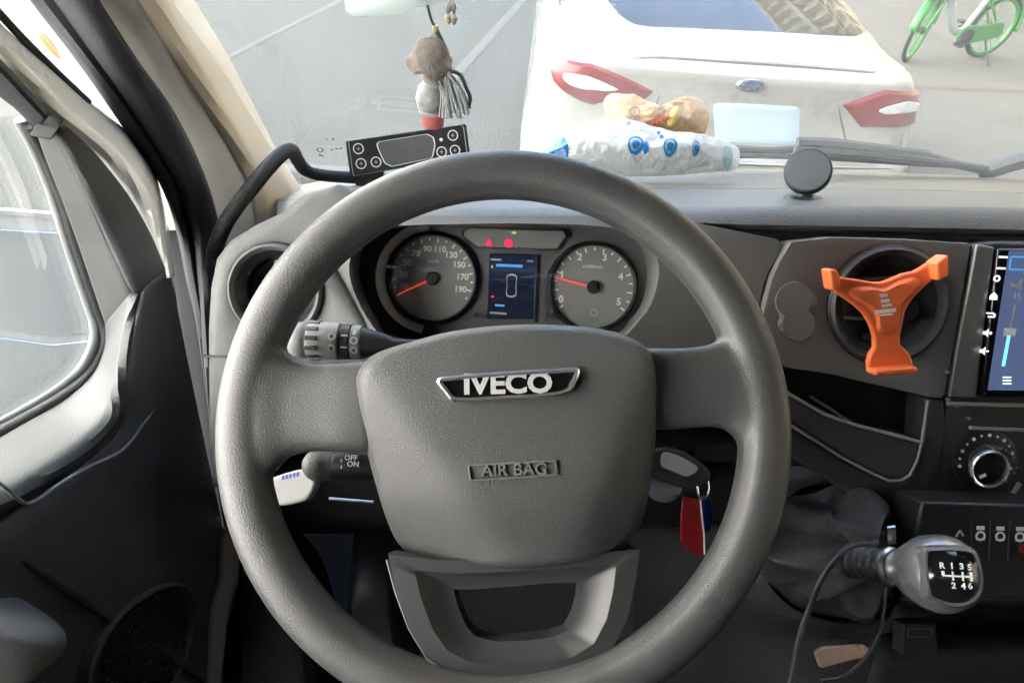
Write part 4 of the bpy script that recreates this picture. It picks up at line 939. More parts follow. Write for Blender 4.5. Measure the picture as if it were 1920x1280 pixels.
b = MB(); b.ring(cpf, [(fo, -.001), (fo, .0012), (inset(fo, .0008), .0012), (inset(fo, .0008), -.001)]); b.build('socket_rim', 'plastic_dark', cr)
for yy, x0_, Y_ in ((1126, 1790, .521), (1196, 1780, .50)):
    b = MB(); b.tube([at(x0_, yy, Y_ - .004), at(1920, yy + 5, Y_ - .004), at(2300, yy + 12, Y_ - .004)], .0013, 6); b.build('ledge_edge', 'plastic_grey', sw)
cbf = tilt_frame(ax(1580, 1230, .53), 50, -10)
b = MB(); b.poly(cbf, cbf.locs([(1530, 1222), (1545, 1212), (1620, 1208), (1632, 1216), (1622, 1232), (1540, 1252)]), -.008, 0)
b.build('brown_card_box', 'card_brown', label='small brown cardboard piece lying below the gear lever', cat='cardboard', bevel=(.001, 1))

# ------------------------------------------------------------------ instrument cluster
clu = thing('instrument_cluster', 'instrument cluster with two round white-numbered dials and a centre screen', 'instrument cluster', K.at(940, 612))
b = MB(); b.poly(K, scl(k_in, 1.01), -.03, .0); b.build('face', 'plastic_soft', clu)
def dial(px, py, r, name, sizes):
    f = K.sub(*K.loc(px, py, .0))
    b = MB(); b.lathe(f, [(r * 1.13, .0005), (r * 1.10, .006), (r * 1.045, .009), (r * 1.02, .007), (r * 1.0, .003)], 64); d = b.build(name, 'plastic_black', clu)
    b = MB(); b.lathe(f, [(r * 1.01, .0032), (r * .5, .0034), (0, .0034)], 64); b.build('dial_face', 'dial_face', d)
    return f, d
r1 = .0455
f1, d1 = dial(812, 522, r1, 'speedometer', 0)
b = MB(); b.lathe(f1, [(r1 * 1.12, .004), (r1 * 1.17, .012), (r1 * 1.30, .018), (r1 * 1.34, .012), (r1 * 1.34, .0)], 60, (R(95), R(262))); b.build('bezel_crescent', 'bezel_silver', clu)
for i in range(20):
    t = R(208 - i * 236 / 19); L = .0048 if i % 2 == 0 else .0030
    bar(f1, (r1 - .0015) * math.cos(t), (r1 - .0015) * math.sin(t), (r1 - .0015 - L) * math.cos(t), (r1 - .0015 - L) * math.sin(t), .0017, .0035, .0041).build('tick', 'white_print', d1)
for i, s_ in enumerate(('10', '30', '50', '70', '90', '110', '130', '150', '170', '190')):
    t = R(199 - i * 218 / 9); text(s_, f1, (r1 * .71) * math.cos(t), (r1 * .71) * math.sin(t), .0036, .0092, 'white_print', d1, 'dial_number', bold=.035)
text('km/h', f1, 0, .0185, .0036, .0060, 'white_print', d1, 'dial_unit')
t = R(207); b = MB(); b.poly(f1.sub(0, 0, 0, t), [(-.004, -.0013), (.041, -.0006), (.041, .0006), (-.004, .0013)], .0052, .0062); b.build('needle', 'needle_red', d1)
b = MB(); b.lathe(f1, [(.0070, .0034), (.0072, .0075), (.006, .009), (0, .0095)], 30); b.build('needle_hub', 'plastic_black', d1)
r2 = .0445
f2, d2 = dial(1111, 538, r2, 'rev_counter', 0)
for i in range(19):
    t = R(214 - i * 248 / 18); L = .0052 if i % 2 == 0 else .0034
    bar(f2, (r2 - .0015) * math.cos(t), (r2 - .0015) * math.sin(t), (r2 - .0015 - L) * math.cos(t), (r2 - .0015 - L) * math.sin(t), .0018, .0035, .0041).build('tick', 'white_print', d2)
for s_, px, py in (('0', 1052, 561), ('1', 1054, 515), ('2', 1087, 482), ('3', 1134, 483), ('4', 1164, 519), ('5', 1160, 566)):
    text(s_, f2, *f2.loc(px, py, .0036), .0036, .0105, 'white_print', d2, 'dial_number', bold=.03)
text('x1000/min', f2, *f2.loc(1111, 500, .0036), .0036, .0052, 'white_print', d2, 'dial_unit', shear=.1)
t = R(168); b = MB(); b.poly(f2.sub(0, 0, 0, t), [(-.004, -.0014), (.042, -.0007), (.042, .0007), (-.004, .0014)], .0052, .0062); b.build('needle', 'needle_red', d2)
b = MB(); b.lathe(f2, [(.0070, .0034), (.0072, .0075), (.006, .009), (0, .0095)], 30); b.build('needle_hub', 'plastic_black', d2)
ringmark(f2, *f2.loc(1114, 586, .0036), .0035, .0040, .0012, 'grey_print', d2, 'coil_symbol', 16)
b = MB(); b.poly(K, K.locs([(918, 475), (1005, 477), (1002, 598), (913, 597)], .004), -.002, .004); cs = b.build('centre_display', 'screen_dark', clu, bevel=(.001, 1))
def kbar(p, q, wd, m, nm='display_bar', h=.0041): bar(K, *K.loc(*p, h), *K.loc(*q, h), wd, h, h + .0003).build(nm, m, cs)
kbar((930, 497), (980, 499), .003, 'screen_blue'); kbar((928, 572), (946, 573), .0022, 'screen_blue')
kbar((921, 500), (924, 500), .003, 'white_print'); kbar((918, 586), (950, 588), .0022, 'grey_print', 'odometer'); kbar((987, 489), (1000, 490), .0022, 'grey_print', 'clock'); kbar((920, 486), (940, 487), .002, 'grey_print', 'clock')
b = MB(); cl = cat2([K.loc(*p, .0041) for p in ((951, 516), (968, 516), (968, 535), (967, 555), (950, 555), (950, 535))], 40); b.ring(K, [(cl, .0041), (cl, .0046), (scl(cl, .86), .0046), (scl(cl, .86), .0041)]); b.build('van_outline', 'grey_print', cs)
b = MB(); b.lathe(K.sub(*K.loc(959, 545, .004)), [(.0085, .0002), (.004, .00025), (0, .00025)], 24); b.build('van_glow', 'screen_glow', cs)
kbar((921, 556), (926, 556), .002, 'telltale_red', 'warning_symbol')
b = MB(); b.poly(K, K.locs([(872, 432), (880, 428), (1056, 432), (1062, 443), (1044, 467), (894, 463), (868, 442)], .003), -.001, .003); tb = b.build('telltale_bar', 'dial_face', clu, bevel=(.0008, 1))
b = MB(); cl = even2(K.locs([(869, 430), (880, 426), (1058, 430), (1066, 443), (1046, 470), (892, 466), (864, 442)], .003), 60); b.ring(K, [(cl, -.001), (cl, .0042), (scl(cl, .975), .0042), (scl(cl, .975), .002)]); b.build('telltale_frame', 'plastic_black', clu)
for px, py in ((917, 454), (954, 456)):
    a, c = K.loc(px, py, .003); b = MB()
    if px < 930: b.poly(K, [(a - .0042, c - .004), (a + .0042, c - .004), (a + .002, c + .001), (a, c + .005), (a - .002, c + .001)], .003, .0036)
    else: b.lathe(K.sub(a, c, .003), [(.0048, 0), (.0048, .0006), (0, .0006)], 18)
    b.build('red_telltale', 'telltale_red', tb)
kb_ = bar(K, *K.loc(959, 436, .003), *K.loc(968, 437, .003), .0025, .003, .0036); kb_.build('green_telltale', 'telltale_green', tb)
for p, q in (((1006, 480), (1001, 602)), ((1024, 508), (1020, 600))):
    b = MB(); b.tube([K.at(*p, .003), K.at((p[0] + q[0]) / 2, (p[1] + q[1]) / 2, .004), K.at(*q, .003)], .0008, 6); b.build('display_edge', 'chrome_soft', clu)
b = MB(); b.dome(K, scl(k_in, .99), lambda a, c, t: .013 + .004 * math.sqrt(t), 6); b.build('lens', 'glass_lens', clu)
for px in (893, 1027):
    b = MB(); b.tube([K.at(px, 590, .0), K.at(px, 590, .018)], .0022, 8); b.build('trip_button', 'plastic_black', clu)

# ------------------------------------------------------------------ round air vents
def vent(c, label, r, vane, rm='plastic_dash'):
    f = D.sub(*c); v = thing('air_vent', label, 'air vent', f.p(0, -r, 0), 'round dashboard air vents')
    b = MB(); b.lathe(f, [(r * 1.06, -.004), (r * 1.055, .004), (r * 1.0, .0065), (r * .93, .003), (r * .90, -.001)], 72); b.build('outer_ring', rm, v)
    b = MB(); b.lathe(f, [(r * .90, -.0012), (r * .76, -.008), (r * .72, -.012), (r * .70, -.03)], 72); b.build('inner_ring', 'plastic_black', v)
    b = MB(); b.lathe(f, [(r * 1.085, -.003), (r * 1.09, .002), (r * 1.065, .003)], 72); b.build('thin_black_ring', 'plastic_black', v)  # thin black ring round the vent's outer edge
    b = MB(); b.lathe(f, [(r * .72, -.028), (r * .3, -.04), (0, -.04)], 40); b.build('duct', 'plastic_black', v)
    for p, q in vane:
        b = MB(); b.tube([f.p(p[0] * r, p[1] * r, -.02), f.p(q[0] * r, q[1] * r, -.02)], .0026, 8, sy=.5); b.build('vane', 'plastic_grey', v)
    return v
vent(vent_c, 'round air vent behind the orange phone holder', .0535, (((-.64, -.30), (-.05, -.30)), ((.05, -.14), (.66, .02)), ((-.6, .1), (.6, .22)), ((-.45, .42), (.45, .5))), 'plastic_dark')
vent(D.loc(517, 545), 'round air vent at the door end of the dashboard, half behind the steering wheel', .043, (((-.12, .66), (-.20, -.66)), ((.3, .6), (.2, -.6))))  # this ring's paler plastic has the light from the left put into its colour

# ------------------------------------------------------------------ adhesive residue patch
RS = [(1452, 556), (1466, 538), (1486, 530), (1510, 532), (1526, 545), (1536, 560), (1532, 572), (1522, 578), (1528, 600), (1534, 620), (1520, 636), (1496, 640), (1472, 630), (1456, 612), (1460, 592), (1452, 576)]
res = thing('adhesive_patch', 'grey adhesive residue of two round mounts beside the vent', 'residue', D.at(1490, 640))
b = MB(); b.dome(D, cat2(D.locs(RS), 60), lambda a, c, t: -.0005 + .0016 * min(1, t * 6), 6); b.build('film', 'residue', res)
b = MB(); b.lathe(D.sub(*D.loc(1487, 562)), [(.0175, .0008), (.0172, .0024), (.005, .0022), (0, .0022)], 40); b.build('pad_mark', 'plastic_dash', res)
b = MB(); b.lathe(D.sub(*D.loc(1496, 608)), [(.016, .0010), (.0157, .0021), (.005, .0019), (0, .0019)], 40); b.build('pad_mark', 'plastic_dash', res)
ringmark(D, *D.loc(1490, 582), .0016, .0042, .002, 'plastic_black', res, 'hole_mark')

# ------------------------------------------------------------------ orange phone holder clipped to the vent
ph = thing('phone_holder', 'orange three-armed phone holder clipped to the round vent', 'phone holder', D.at(1670, 700, .04))
HH = .040
HO = [(1575, 519), (1609, 524), (1640, 529), (1655, 529), (1672, 523), (1695, 513), (1716, 509), (1730, 501), (1744, 492), (1760, 482), (1768, 514), (1748, 527), (1731, 541), (1716, 556), (1706, 570), (1698, 584), (1695, 600), (1689, 629), (1689, 646), (1699, 655), (1707, 664), (1712, 678), (1712, 694), (1630, 700), (1628, 680), (1632, 664), (1640, 652), (1640, 634), (1636, 618), (1630, 604), (1619, 587), (1602, 572), (1585, 560), (1566, 548)]
ho = D.locs(HO, HH)
b = MB(); b.poly(D, ho, HH - .008, HH); b.build('body', 'orange', ph, bevel=(.0022, 3, 40))
core = cat2(D.locs([(1590, 540), (1625, 535), (1656, 538), (1690, 522), (1722, 518), (1728, 532), (1706, 556), (1690, 580), (1684, 628), (1646, 628), (1640, 596), (1622, 574), (1592, 556)], HH), 50)
b = MB(); b.dome(D, core, lambda a, c, t: HH - .001 + .0045 * min(1, t * 4), 8); b.build('raised_centre', 'orange', ph)
def clip(pts, nm):
    b = MB(); b.poly(D, D.locs(pts, HH + .004), HH - .006, HH + .014); b.build(nm, 'orange', ph, bevel=(.0022, 3, 40))
clip([(1546, 504), (1560, 503), (1568, 518), (1564, 545), (1552, 543)], 'clip_jaw')
clip([(1744, 492), (1767, 476), (1769, 515), (1748, 526)], 'clip_jaw')
clip([(1632, 690), (1711, 684), (1711, 696), (1632, 702)], 'clip_foot')
for px, py in ((1733, 528), (1664, 644)):
    b = MB(); b.lathe(D.sub(*D.loc(px, py, HH)), [(.0035, -.002), (.0035, .0006), (.0015, .0006), (0, .0002)], 16); b.build('screw_hole', 'plastic_black', ph)
for (p, q, wd) in (((1650, 555), (1664, 553), .003), ((1652, 565), (1668, 563), .003), ((1654, 574), (1672, 571), .0022), ((1642, 585), (1680, 581), .0032), ((1650, 591), (1674, 589), .0016)):
    bar(D, *D.loc(*p, HH + .004), *D.loc(*q, HH + .004), wd, HH + .003, HH + .0042).build('print_mark', 'white_print', ph)
b = MB(); b.tube([D.p(vent_c[0], vent_c[1], -.01), D.p(vent_c[0], vent_c[1], HH - .006)], .012, 16); b.build('vent_clip', 'plastic_black', ph)

# ------------------------------------------------------------------ steering wheel
WC = ax(945, 797, .54); wa = R(41)
W0 = Fr(WC, (1, 0, 0), (0, math.sin(wa), math.cos(wa)))
W = W0.sub(0, 0, 0, R(5.6))
RM = .1885
whl = thing('steering_wheel', 'large grey steering wheel with airbag pad in front of the dials', 'steering wheel', W.p(0, -.2, 0))
rows = []
for i in range(160):
    t = 2 * math.pi * i / 160; rr = []
    for j in range(30):
        a = 2 * math.pi * j / 30; ca, sa = math.cos(a), math.sin(a)
        k = .0182 / ((abs(ca) ** 2.35 + abs(sa) ** 2.35) ** (1 / 2.35))
        k *= 1 - .09 * math.exp(-((a - R(142)) / .11) ** 2)
        rr.append(W.p((RM + k * ca) * math.cos(t), (RM + k * ca) * math.sin(t), k * sa))
    rows.append(rr)
rimmb = MB(); rimmb.grid(rows, cu=True, cv=True)
# pad
PO = [(664, 722), (672, 690), (700, 662), (760, 640), (850, 616), (960, 604), (1070, 606), (1150, 618), (1200, 640), (1226, 672), (1234, 730), (1236, 800), (1230, 900), (1218, 980), (1200, 1022), (1170, 1044), (1100, 1060), (1000, 1070), (900, 1074), (800, 1070), (755, 1058), (728, 1032), (710, 985), (690, 900), (672, 810)]
PH = .030
po = cat2([W.loc(*p, .012) for p in PO], 120)
cl_ = [W.loc(*p, PH) for p in ((700, 720), (850, 925))]; cr_ = [W.loc(*p, PH) for p in ((1222, 690), (1136, 925))]
def side(p, q, a, c): d = V((q[0] - p[0], q[1] - p[1])); d.normalize(); return d.x * (c - p[1]) - d.y * (a - p[0])
btop = W.loc(950, 690, PH)[1]; bbot = W.loc(950, 930, PH)[1]
def soft(x, k=.006): return k * math.log1p(math.exp(min(40, x / k)))
def pad_h(a, c):
    h = PH
    h -= .42 * soft(c - btop)
    h -= .30 * soft(bbot - c)
    h -= .62 * soft(-side(cl_[0], cl_[1], a, c) - .0)
    h -= .62 * soft(side(cr_[0], cr_[1], a, c) - .0)
    return h
sgn = side(cl_[0], cl_[1], 0, 0)
if sgn < 0: cl_ = cl_[::-1]
if side(cr_[0], cr_[1], 0, 0) > 0: cr_ = cr_[::-1]
def pad_surf(a, c, t):
    e = min(1, t * 10); return pad_h(a, c) - .018 * (1 - math.sqrt(max(0, 1 - (1 - e) ** 2)))
b = MB(); b.dome(W, po, pad_surf, 44, 1.35); b.grid([[W.p(a, c, pad_surf(a, c, 0)) for a, c in po], [W.p(a, c, -.02) for a, c in scl(po, .97)]], cu=True)
pad = b.build('airbag_pad', 'plastic_pad', whl, angle=80)
# badge
BG = [(821, 712), (860, 704), (950, 697), (1040, 692), (1084, 692), (1076, 722), (1062, 738), (1020, 746), (950, 750), (880, 754), (850, 752), (836, 738)]
bgc = W.loc(952, 722, PH); BF = W.sub(bgc[0], bgc[1], pad_h(*bgc) + .0015, 0)
bg = even2(BF.locs(BG), 80)
bg = cat2(BF.locs(BG), 120); b = MB(); b.ring(BF, [(inset(bg, -.0006), -.012), (inset(bg, -.0002), .0030), (inset(bg, .0012), .0042), (inset(bg, .0030), .0038), (inset(bg, .0036), .001)]); b.build('badge_rim', 'chrome', pad)
bi = [(a, c * .80 + .0005) for a, c in scl(bg, .95)]
b = MB(); b.poly(BF, inset(bg, .0030), -.012, .0018); b.build('badge_field', 'gloss_black', pad)
text('IVECO', BF, *BF.loc(952, 721), .0020, .0190, 'white_metal', pad, 'badge_letters', rot=R(-2), ext=.0010, bold=.035, sx=1.12)
sb = even2([W.loc(*p, PH) for p in ((800, 704), (1100, 680), (1096, 716), (1076, 748), (950, 758), (840, 762), (812, 740))], 60)
# embossed lettering under it
ab = W.loc(961, 882, PH); AF = W.sub(ab[0], ab[1], pad_h(*ab) + .0011)
al = cat2(AF.locs([(878, 874), (884, 871), (960, 867), (1036, 863), (1043, 866), (1044, 885), (1038, 890), (960, 896), (888, 900), (881, 897)]), 80)
b = MB(); b.ring(AF, [(inset(al, -.0004), -.003), (inset(al, -.0002), .0004), (inset(al, .0007), .0006), (inset(al, .0009), -.003)]); b.build('emboss_frame', 'plastic_emboss', pad)
text('AIR BAG', AF, *AF.loc(964, 881), -.0001, .0112, 'plastic_emboss', pad, 'emboss_letters', ext=.0009, bold=.012, sx=1.06, rot=R(-1.5))
# spokes
def spoke(rows_px, name, hh):
    rows = []
    for px, t_, b_, th in rows_px:
        (a0, c0), (a1, c1) = W.loc(px, t_, 0), W.loc(px, b_, 0); m_ = ((a0 + a1) / 2, (c0 + c1) / 2); hw = abs(c0 - c1) / 2; r_ = []
        for j in range(36):
            q = 2 * math.pi * j / 36; ca, sa = math.cos(q), math.sin(q); k = 1 / ((abs(ca) ** 3 + abs(sa) ** 3) ** (1 / 3))
            r_.append(W.p(m_[0] + (a0 - a1) * .5 * k * ca, m_[1] + hw * k * ca, hh + th * k * sa))
        rows.append(r_)
    cols = [cat([r[j] for r in rows], 40) for j in range(36)]
    k = rimmb.grid([[cols[j][i] for j in range(36)] for i in range(40)], cu=True); rimmb.cap(k[0], True); rimmb.cap(k[-1])
spoke([(700, 676, 848, .014), (650, 680, 848, .0145), (600, 682, 846, .0135), (560, 676, 850, .0135), (535, 656, 862, .014), (512, 618, 888, .0155), (490, 600, 902, .0165), (470, 630, 880, .012)], 'spoke', -.001)
spoke([(1200, 652, 802, .014), (1250, 653, 806, .0145), (1300, 651, 802, .0135), (1340, 642, 800, .0135), (1368, 620, 810, .014), (1392, 582, 836, .0155), (1414, 590, 840, .0165), (1432, 620, 820, .012)], 'spoke', -.001)
rim_o = rimmb.build('rim', 'plastic_rim', whl, angle=180)
rm_ = rim_o.modifiers.new('remesh', 'REMESH'); rm_.mode = 'VOXEL'; rm_.voxel_size = .0021; rm_.use_smooth_shade = True
sm_ = rim_o.modifiers.new('smooth', 'SMOOTH'); sm_.factor = .5; sm_.iterations = 14
# lower spoke with its window
US = [(724, 1040), (738, 1105), (765, 1180), (800, 1236), (850, 1266), (930, 1276), (1020, 1275), (1100, 1258), (1150, 1222), (1180, 1165), (1196, 1090), (1204, 1030), (1100, 1040), (950, 1050), (820, 1052)]
UI = [(848, 1110), (856, 1142), (872, 1180), (890, 1200), (930, 1210), (985, 1208), (1035, 1202), (1066, 1190), (1082, 1160), (1090, 1128), (1092, 1097), (1030, 1098), (970, 1103), (910, 1108), (878, 1110)]
uo = even2([W.loc(*p, .008) for p in US], 120); ui = align(even2([W.loc(*p, .004) for p in UI], 120), uo)
um = [(a + (p - a) * .42, c + (q - c) * .42) for (a, c), (p, q) in zip(uo, ui)]
un = [(a + (p - a) * .80, c + (q - c) * .80) for (a, c), (p, q) in zip(uo, ui)]
b = MB(); b.ring(W, [(scl(uo, .98), -.022), (uo, -.002), (scl(uo, .993), .0025), (um, .0035), (scl(um, .985), .0025), (un, -.006), (ui, -.007), (scl(ui, .99), -.011), (scl(ui, .97), -.028)])
b.build('lower_spoke_trim', 'trim_silver', whl, angle=48)
b = MB(); b.tube([W.at(*p, .0015) for p in ((726, 1048), (742, 1108), (768, 1178), (802, 1234), (848, 1266))], .0012, 6); b.build('trim_edge', 'trim_satin', whl)
# column shroud
b = MB(); b.lathe(W, [(.045, -.02), (.062, -.03), (.066, -.06), (.062, -.22)], 40); b.build('column_shroud', 'plastic_dark', whl)

# ------------------------------------------------------------------ column stalks
def stalk_frame(p, q, h): a, c = W0.at(*p, h), W0.at(*q, h); return axis_frame(a, c - a, W0.n), (c - a).length
st = thing('light_stalk', 'grey light stalk with ribbed end cap and white symbols', 'stalk', W0.at(640, 660, -.05))
sf_, L = stalk_frame((742, 645), (540, 636), -.05); k = L / 202.0
def seg_(f, prof, name, m, par, sg=36): b = MB(); b.lathe(f, [(r * k, h * k) for r, h in prof], sg); return b.build(name, m, par)
seg_(sf_, [(0, -60), (10, -60), (10, 0), (18, 20), (29, 58), (29, 62)], 'stem', 'plastic_dark', st)
seg_(sf_, [(30, 62), (32, 64), (32, 80), (30, 82)], 'switch_ring', 'plastic_grey', st)
seg_(sf_, [(30, 82), (33, 84), (33, 100), (31, 102)], 'switch_ring', 'plastic_dark', st)
seg_(sf_, [(31, 102), (35, 105), (36, 158), (33, 162)], 'sleeve', 'plastic_grey', st)
seg_(sf_, [(32, 162), (32, 166), (34, 170), (33, 184), (26, 196), (14, 202), (0, 203)], 'end_cap', 'plastic_grey', st)
for i in range(12):
    t = i * math.pi / 6; g = axis_frame(sf_.p(35.5 * k * math.cos(t), 35.5 * k * math.sin(t), 150 * k), sf_.x * math.cos(t) + sf_.y * math.sin(t), sf_.n)
    b = MB(); b.box(g, -4 * k, 4 * k, -10 * k, 12 * k, -.001, 2.5 * k); b.build('grip_rib', 'plastic_soft', st, bevel=(.0004, 1))
sv = EYE - sf_.p(0, 0, 100 * k); sv = (sv - sf_.n * sv.dot(sf_.n)).normalized()
def stalk_mark(h, off, kind, par, f=sf_, R_=36.5):
    sd = f.n.cross(sv); ang = off; n_ = (sv * math.cos(ang) + sd * math.sin(ang)); g = axis_frame(f.p(0, 0, h * k) + n_ * (R_ * k), n_, f.n)
    g = Fr(g.o, -f.n, n_.cross(-f.n))
    if kind == 'o': ringmark(g, 0, 0, -.0003, .0030, .0010, 'white_print', par, 'symbol', 14)
    elif kind == '-': bar(g, -.0015, 0, .0035, 0, .0012, -.0004, .0004).build('symbol', 'white_print', par)
    else: text(kind, g, 0, 0, 0, .0062, 'white_print', par, 'symbol', bold=.02)
for h, o_, kd, r_ in ((112, -.35, 'o', 36.5), (112, .25, 'o', 36.5), (92, -.3, '-', 34), (72, -.45, 'o', 33), (72, .1, 'o', 33), (72, .55, '8', 33), (92, .35, '-', 34)): stalk_mark(h, o_, kd, st, sf_, r_)
st2 = thing('cruise_stalk', 'dark lower stalk with ball end marked OFF and ON', 'stalk', W0.at(640, 900, -.05))
sf2, L2 = stalk_frame((700, 872), (568, 872), -.05); k = L2 / 132.0
seg_(sf2, [(0, -60), (22, -60), (26, 0), (30, 20), (31, 68), (29, 74)], 'body', 'plastic_black', st2)
seg_(sf2, [(29, 74), (30, 80), (28, 86), (30, 92), (29, 112), (22, 124), (12, 131), (0, 133)], 'ball_end', 'plastic_soft', st2)
for s_, px, py in (('OFF', 658, 858), ('ON', 662, 870)):
    f = Fr(W0.at(px, py, -.05 + .0128), W0.x, W0.y); text(s_, f, 0, 0, 0, .0058, 'white_print', st2, 'stalk_lettering', bold=.01)
f = Fr(W0.o, W0.x, W0.y)
b = MB()
for p, q in (((640, 860), (640, 866)), ((640, 872), (640, 878))): bar(f, *f.loc(*p, -.037), *f.loc(*q, -.037), .0008, -.0372, -.0366, b)
b.build('stalk_tick', 'white_print', st2)
# white release lever with blue marks
lv = thing('white_lever', 'white plastic lever with blue marks behind the steering wheel', 'lever', W0.at(550, 945, -.10))
LF = W0.sub(0, 0, -.09)
b = MB(); b.poly(LF, cat2(LF.locs([(500, 905), (508, 896), (560, 880), (584, 882), (592, 900), (588, 918), (575, 936), (550, 945), (520, 948), (505, 940)]), 40), -.02, 0); b.build('handle', 'white_plastic', lv, bevel=(.006, 4))
for i in range(5):
    px = 530 + i * 7; bar(LF, *LF.loc(px, 899 - i * 1.6, .0), *LF.loc(px + 1, 891 - i * 1.6, .0), .0016, -.001, .0004).build('blue_mark', 'ink_blue', lv)
b = MB(); b.tube([W0.at(617, 934, -.08), W0.at(700, 941, -.08)], .0012, 6); b.build('column_gap', 'chrome_soft', lv)

# ------------------------------------------------------------------ ignition key
ky = thing('ignition_key', 'black flip key with grey buttons in the ignition', 'key', at(1280, 925, .55))
kf_ = axis_frame(at(1285, 880, .55), V((-.25, -.75, .62)))
fb = cat2(kf_.locs([(1200, 850), (1232, 838), (1258, 838), (1290, 850), (1325, 876), (1332, 892), (1322, 912), (1300, 920), (1270, 912), (1236, 898), (1200, 885)]), 50)
b = MB(); b.poly(kf_, fb, -.012, 0); b.build('fob', 'plastic_black', ky, bevel=(.004, 3))
pdx = cat2(kf_.locs([(1240, 852), (1250, 847), (1275, 855), (1305, 872), (1308, 882), (1298, 890), (1285, 893), (1262, 884), (1240, 874)]), 40)
b = MB(); b.poly(kf_, pdx, -.001, .0018); b.build('button_pad', 'plastic_grey', ky, bevel=(.001, 2))
rg = axis_frame(at(1318, 913, .545), V((.75, -.4, .5)))
b = MB(); b.tube([rg.p(.0135 * math.cos(t * math.pi / 18), .0135 * math.sin(t * math.pi / 18) * .8, 0) for t in range(36)], .0013, 8, closed=True); b.build('key_ring', 'chrome', ky)
b = MB(); b.lathe(axis_frame(at(1245, 905, .58), V((0, -.7, .7))), [(.02, -.01), (.02, 0), (.014, .002), (0, .002)], 30); b.build('lock_barrel', 'chrome_soft', ky)
tf = tilt_frame(at(1298, 980, .555), 8, 12)
b = MB(); b.poly(tf, tf.locs([(1280, 930), (1312, 936), (1320, 1000), (1322, 1040), (1310, 1042), (1300, 1036), (1276, 1016), (1276, 970)]), -.0012, .0012)
rt = b.build('key_tag', 'tag_red', label='red plastic tag hanging from the ignition key ring', cat='key tag', bevel=(.0006, 1))
b = MB(); b.tube([tf.at(1313, 938, .0015), tf.at(1320, 1000, .0015), tf.at(1321, 1038, .0015)], .0009, 6); b.build('white_edge', 'white_print', rt)
tf2 = tilt_frame(at(1325, 960, .572), 8, -25)
b = MB(); b.poly(tf2, cat2(tf2.locs([(1314, 934), (1328, 930), (1336, 950), (1334, 985), (1324, 996), (1316, 980)]), 24), -.002, .002)
b.build('key_tag', 'tag_blue', label='blue plastic fob hanging behind the red key tag', cat='key tag', bevel=(.001, 2))

# ------------------------------------------------------------------ things standing on the dash
# thermostat controller on its bracket
TC = at(760, 282, .93)
CF0 = axis_frame(TC, EYE - TC)
cp = [(647, 264), (874, 232), (882, 292), (657, 333)]
ct = thing('heater_controller', 'slim black heater controller with white ring buttons on the dash', 'controller', at(760, 340, .95))
q = CF0.locs(cp); b = MB(); b.poly(CF0, q, -.026, 0); b.build('case', 'plastic_black', ct, bevel=(.002, 2))
fl = even2(scl(q, .955), 60); b = MB(); b.ring(CF0, [(fl, -.001), (fl, .0006), (scl(fl, .988), .0006), (scl(fl, .988), -.001)]); b.build('face_outline', 'grey_print', ct)
dp = even2(CF0.locs([(712, 266), (800, 252), (812, 258), (815, 272), (810, 296), (735, 312), (722, 306), (710, 280), (707, 270)]), 60)
b = MB(); b.poly(CF0, dp, -.001, .0004); b.build('display', 'plastic_soft', ct)
b = MB(); b.ring(CF0, [(scl(dp, 1.03), -.001), (scl(dp, 1.03), .0009), (scl(dp, .99), .0009), (scl(dp, .99), -.001)]); b.build('display_frame', 'white_print', ct)
for px, py in ((672, 279), (677, 307), (705, 304), (849, 254), (828, 285), (853, 282)):
    a, c = CF0.loc(px, py); ringmark(CF0, a, c, 0, .0068, .0014, 'white_print', ct, 'button_ring')
    b = bar(CF0, a - .0022, c, a + .0022, c, .0010, 0, .0006); bar(CF0, a, c - .0024, a, c + .0024, .0010, 0, .0006, b); b.build('button_symbol', 'grey_print', ct)
b = MB(); b.lathe(CF0.sub(*CF0.loc(827, 262)), [(.0022, 0), (.0022, .0006), (0, .0006)], 12); b.build('light_dot', 'white_print', ct)
b = MB(); b.poly(CF0, CF0.locs([(664, 332), (720, 320), (716, 350), (668, 348)], -.01), -.03, -.006); b.build('bracket', 'plastic_black', ct)
# corrugated conduit
cpts = cat([ax(400, 500, .82), ax(407, 456, .81), ax(428, 410, .80), ax(465, 360, .80), ax(502, 315, .83), ax(532, 286, .88), ax(548, 283, .93), ax(558, 300, .97), ax(572, 318, 1.0), ax(600, 328, 1.01), ax(660, 333, 1.02), ax(720, 335, 1.02)], 840)
b = MB(); b.tube(cpts, [.0088 if (i // 2) % 2 else .0078 for i in range(840)], 14); b.build('corrugated_conduit', 'hose_black', label='black corrugated cable conduit arching from the door seal to the controller', cat='conduit')
# magnetic phone mount
MC = at(1515, 320, .765); mfz = axis_frame(MC, (EYE - MC).normalized() + V((-.08, 0, .42)))
mg = thing('magnetic_mount', 'round charcoal magnetic phone mount standing on the dash', 'phone mount', ax(1505, 380, .85))
b = MB(); b.lathe(mfz, [(0, -.013), (.014, -.0125), (.0215, -.0105), (.0240, -.0075), (.0243, -.001), (.0236, .0012), (.0225, .0018), (0, .0018)], 60); dk = b.build('disc', 'plastic_black', mg)
b = MB(); b.lathe(mfz.sub(0, 0, .0012), [(.0222, 0), (.0218, .0012), (0, .0014)], 48); b.build('disc_face', 'charcoal_disc', dk)
bs_ = at(1506, 374, .757)
bfz = Fr(bs_, (1, 0, 0), (0, 1, -.12))
b = MB(); b.lathe(bfz, [(.0, -.004), (.020, -.004), (.0205, 0), (.019, .003), (.010, .0045), (.007, .008)], 48); b.build('base', 'plastic_black', mg)
b = MB(); b.tube([bs_ + V((0, .002, .004)), bs_ + V((.002, .006, .02)), MC - mfz.n * .008], [.006, .0045, .006], 14); b.build('stem', 'gloss_black', mg)
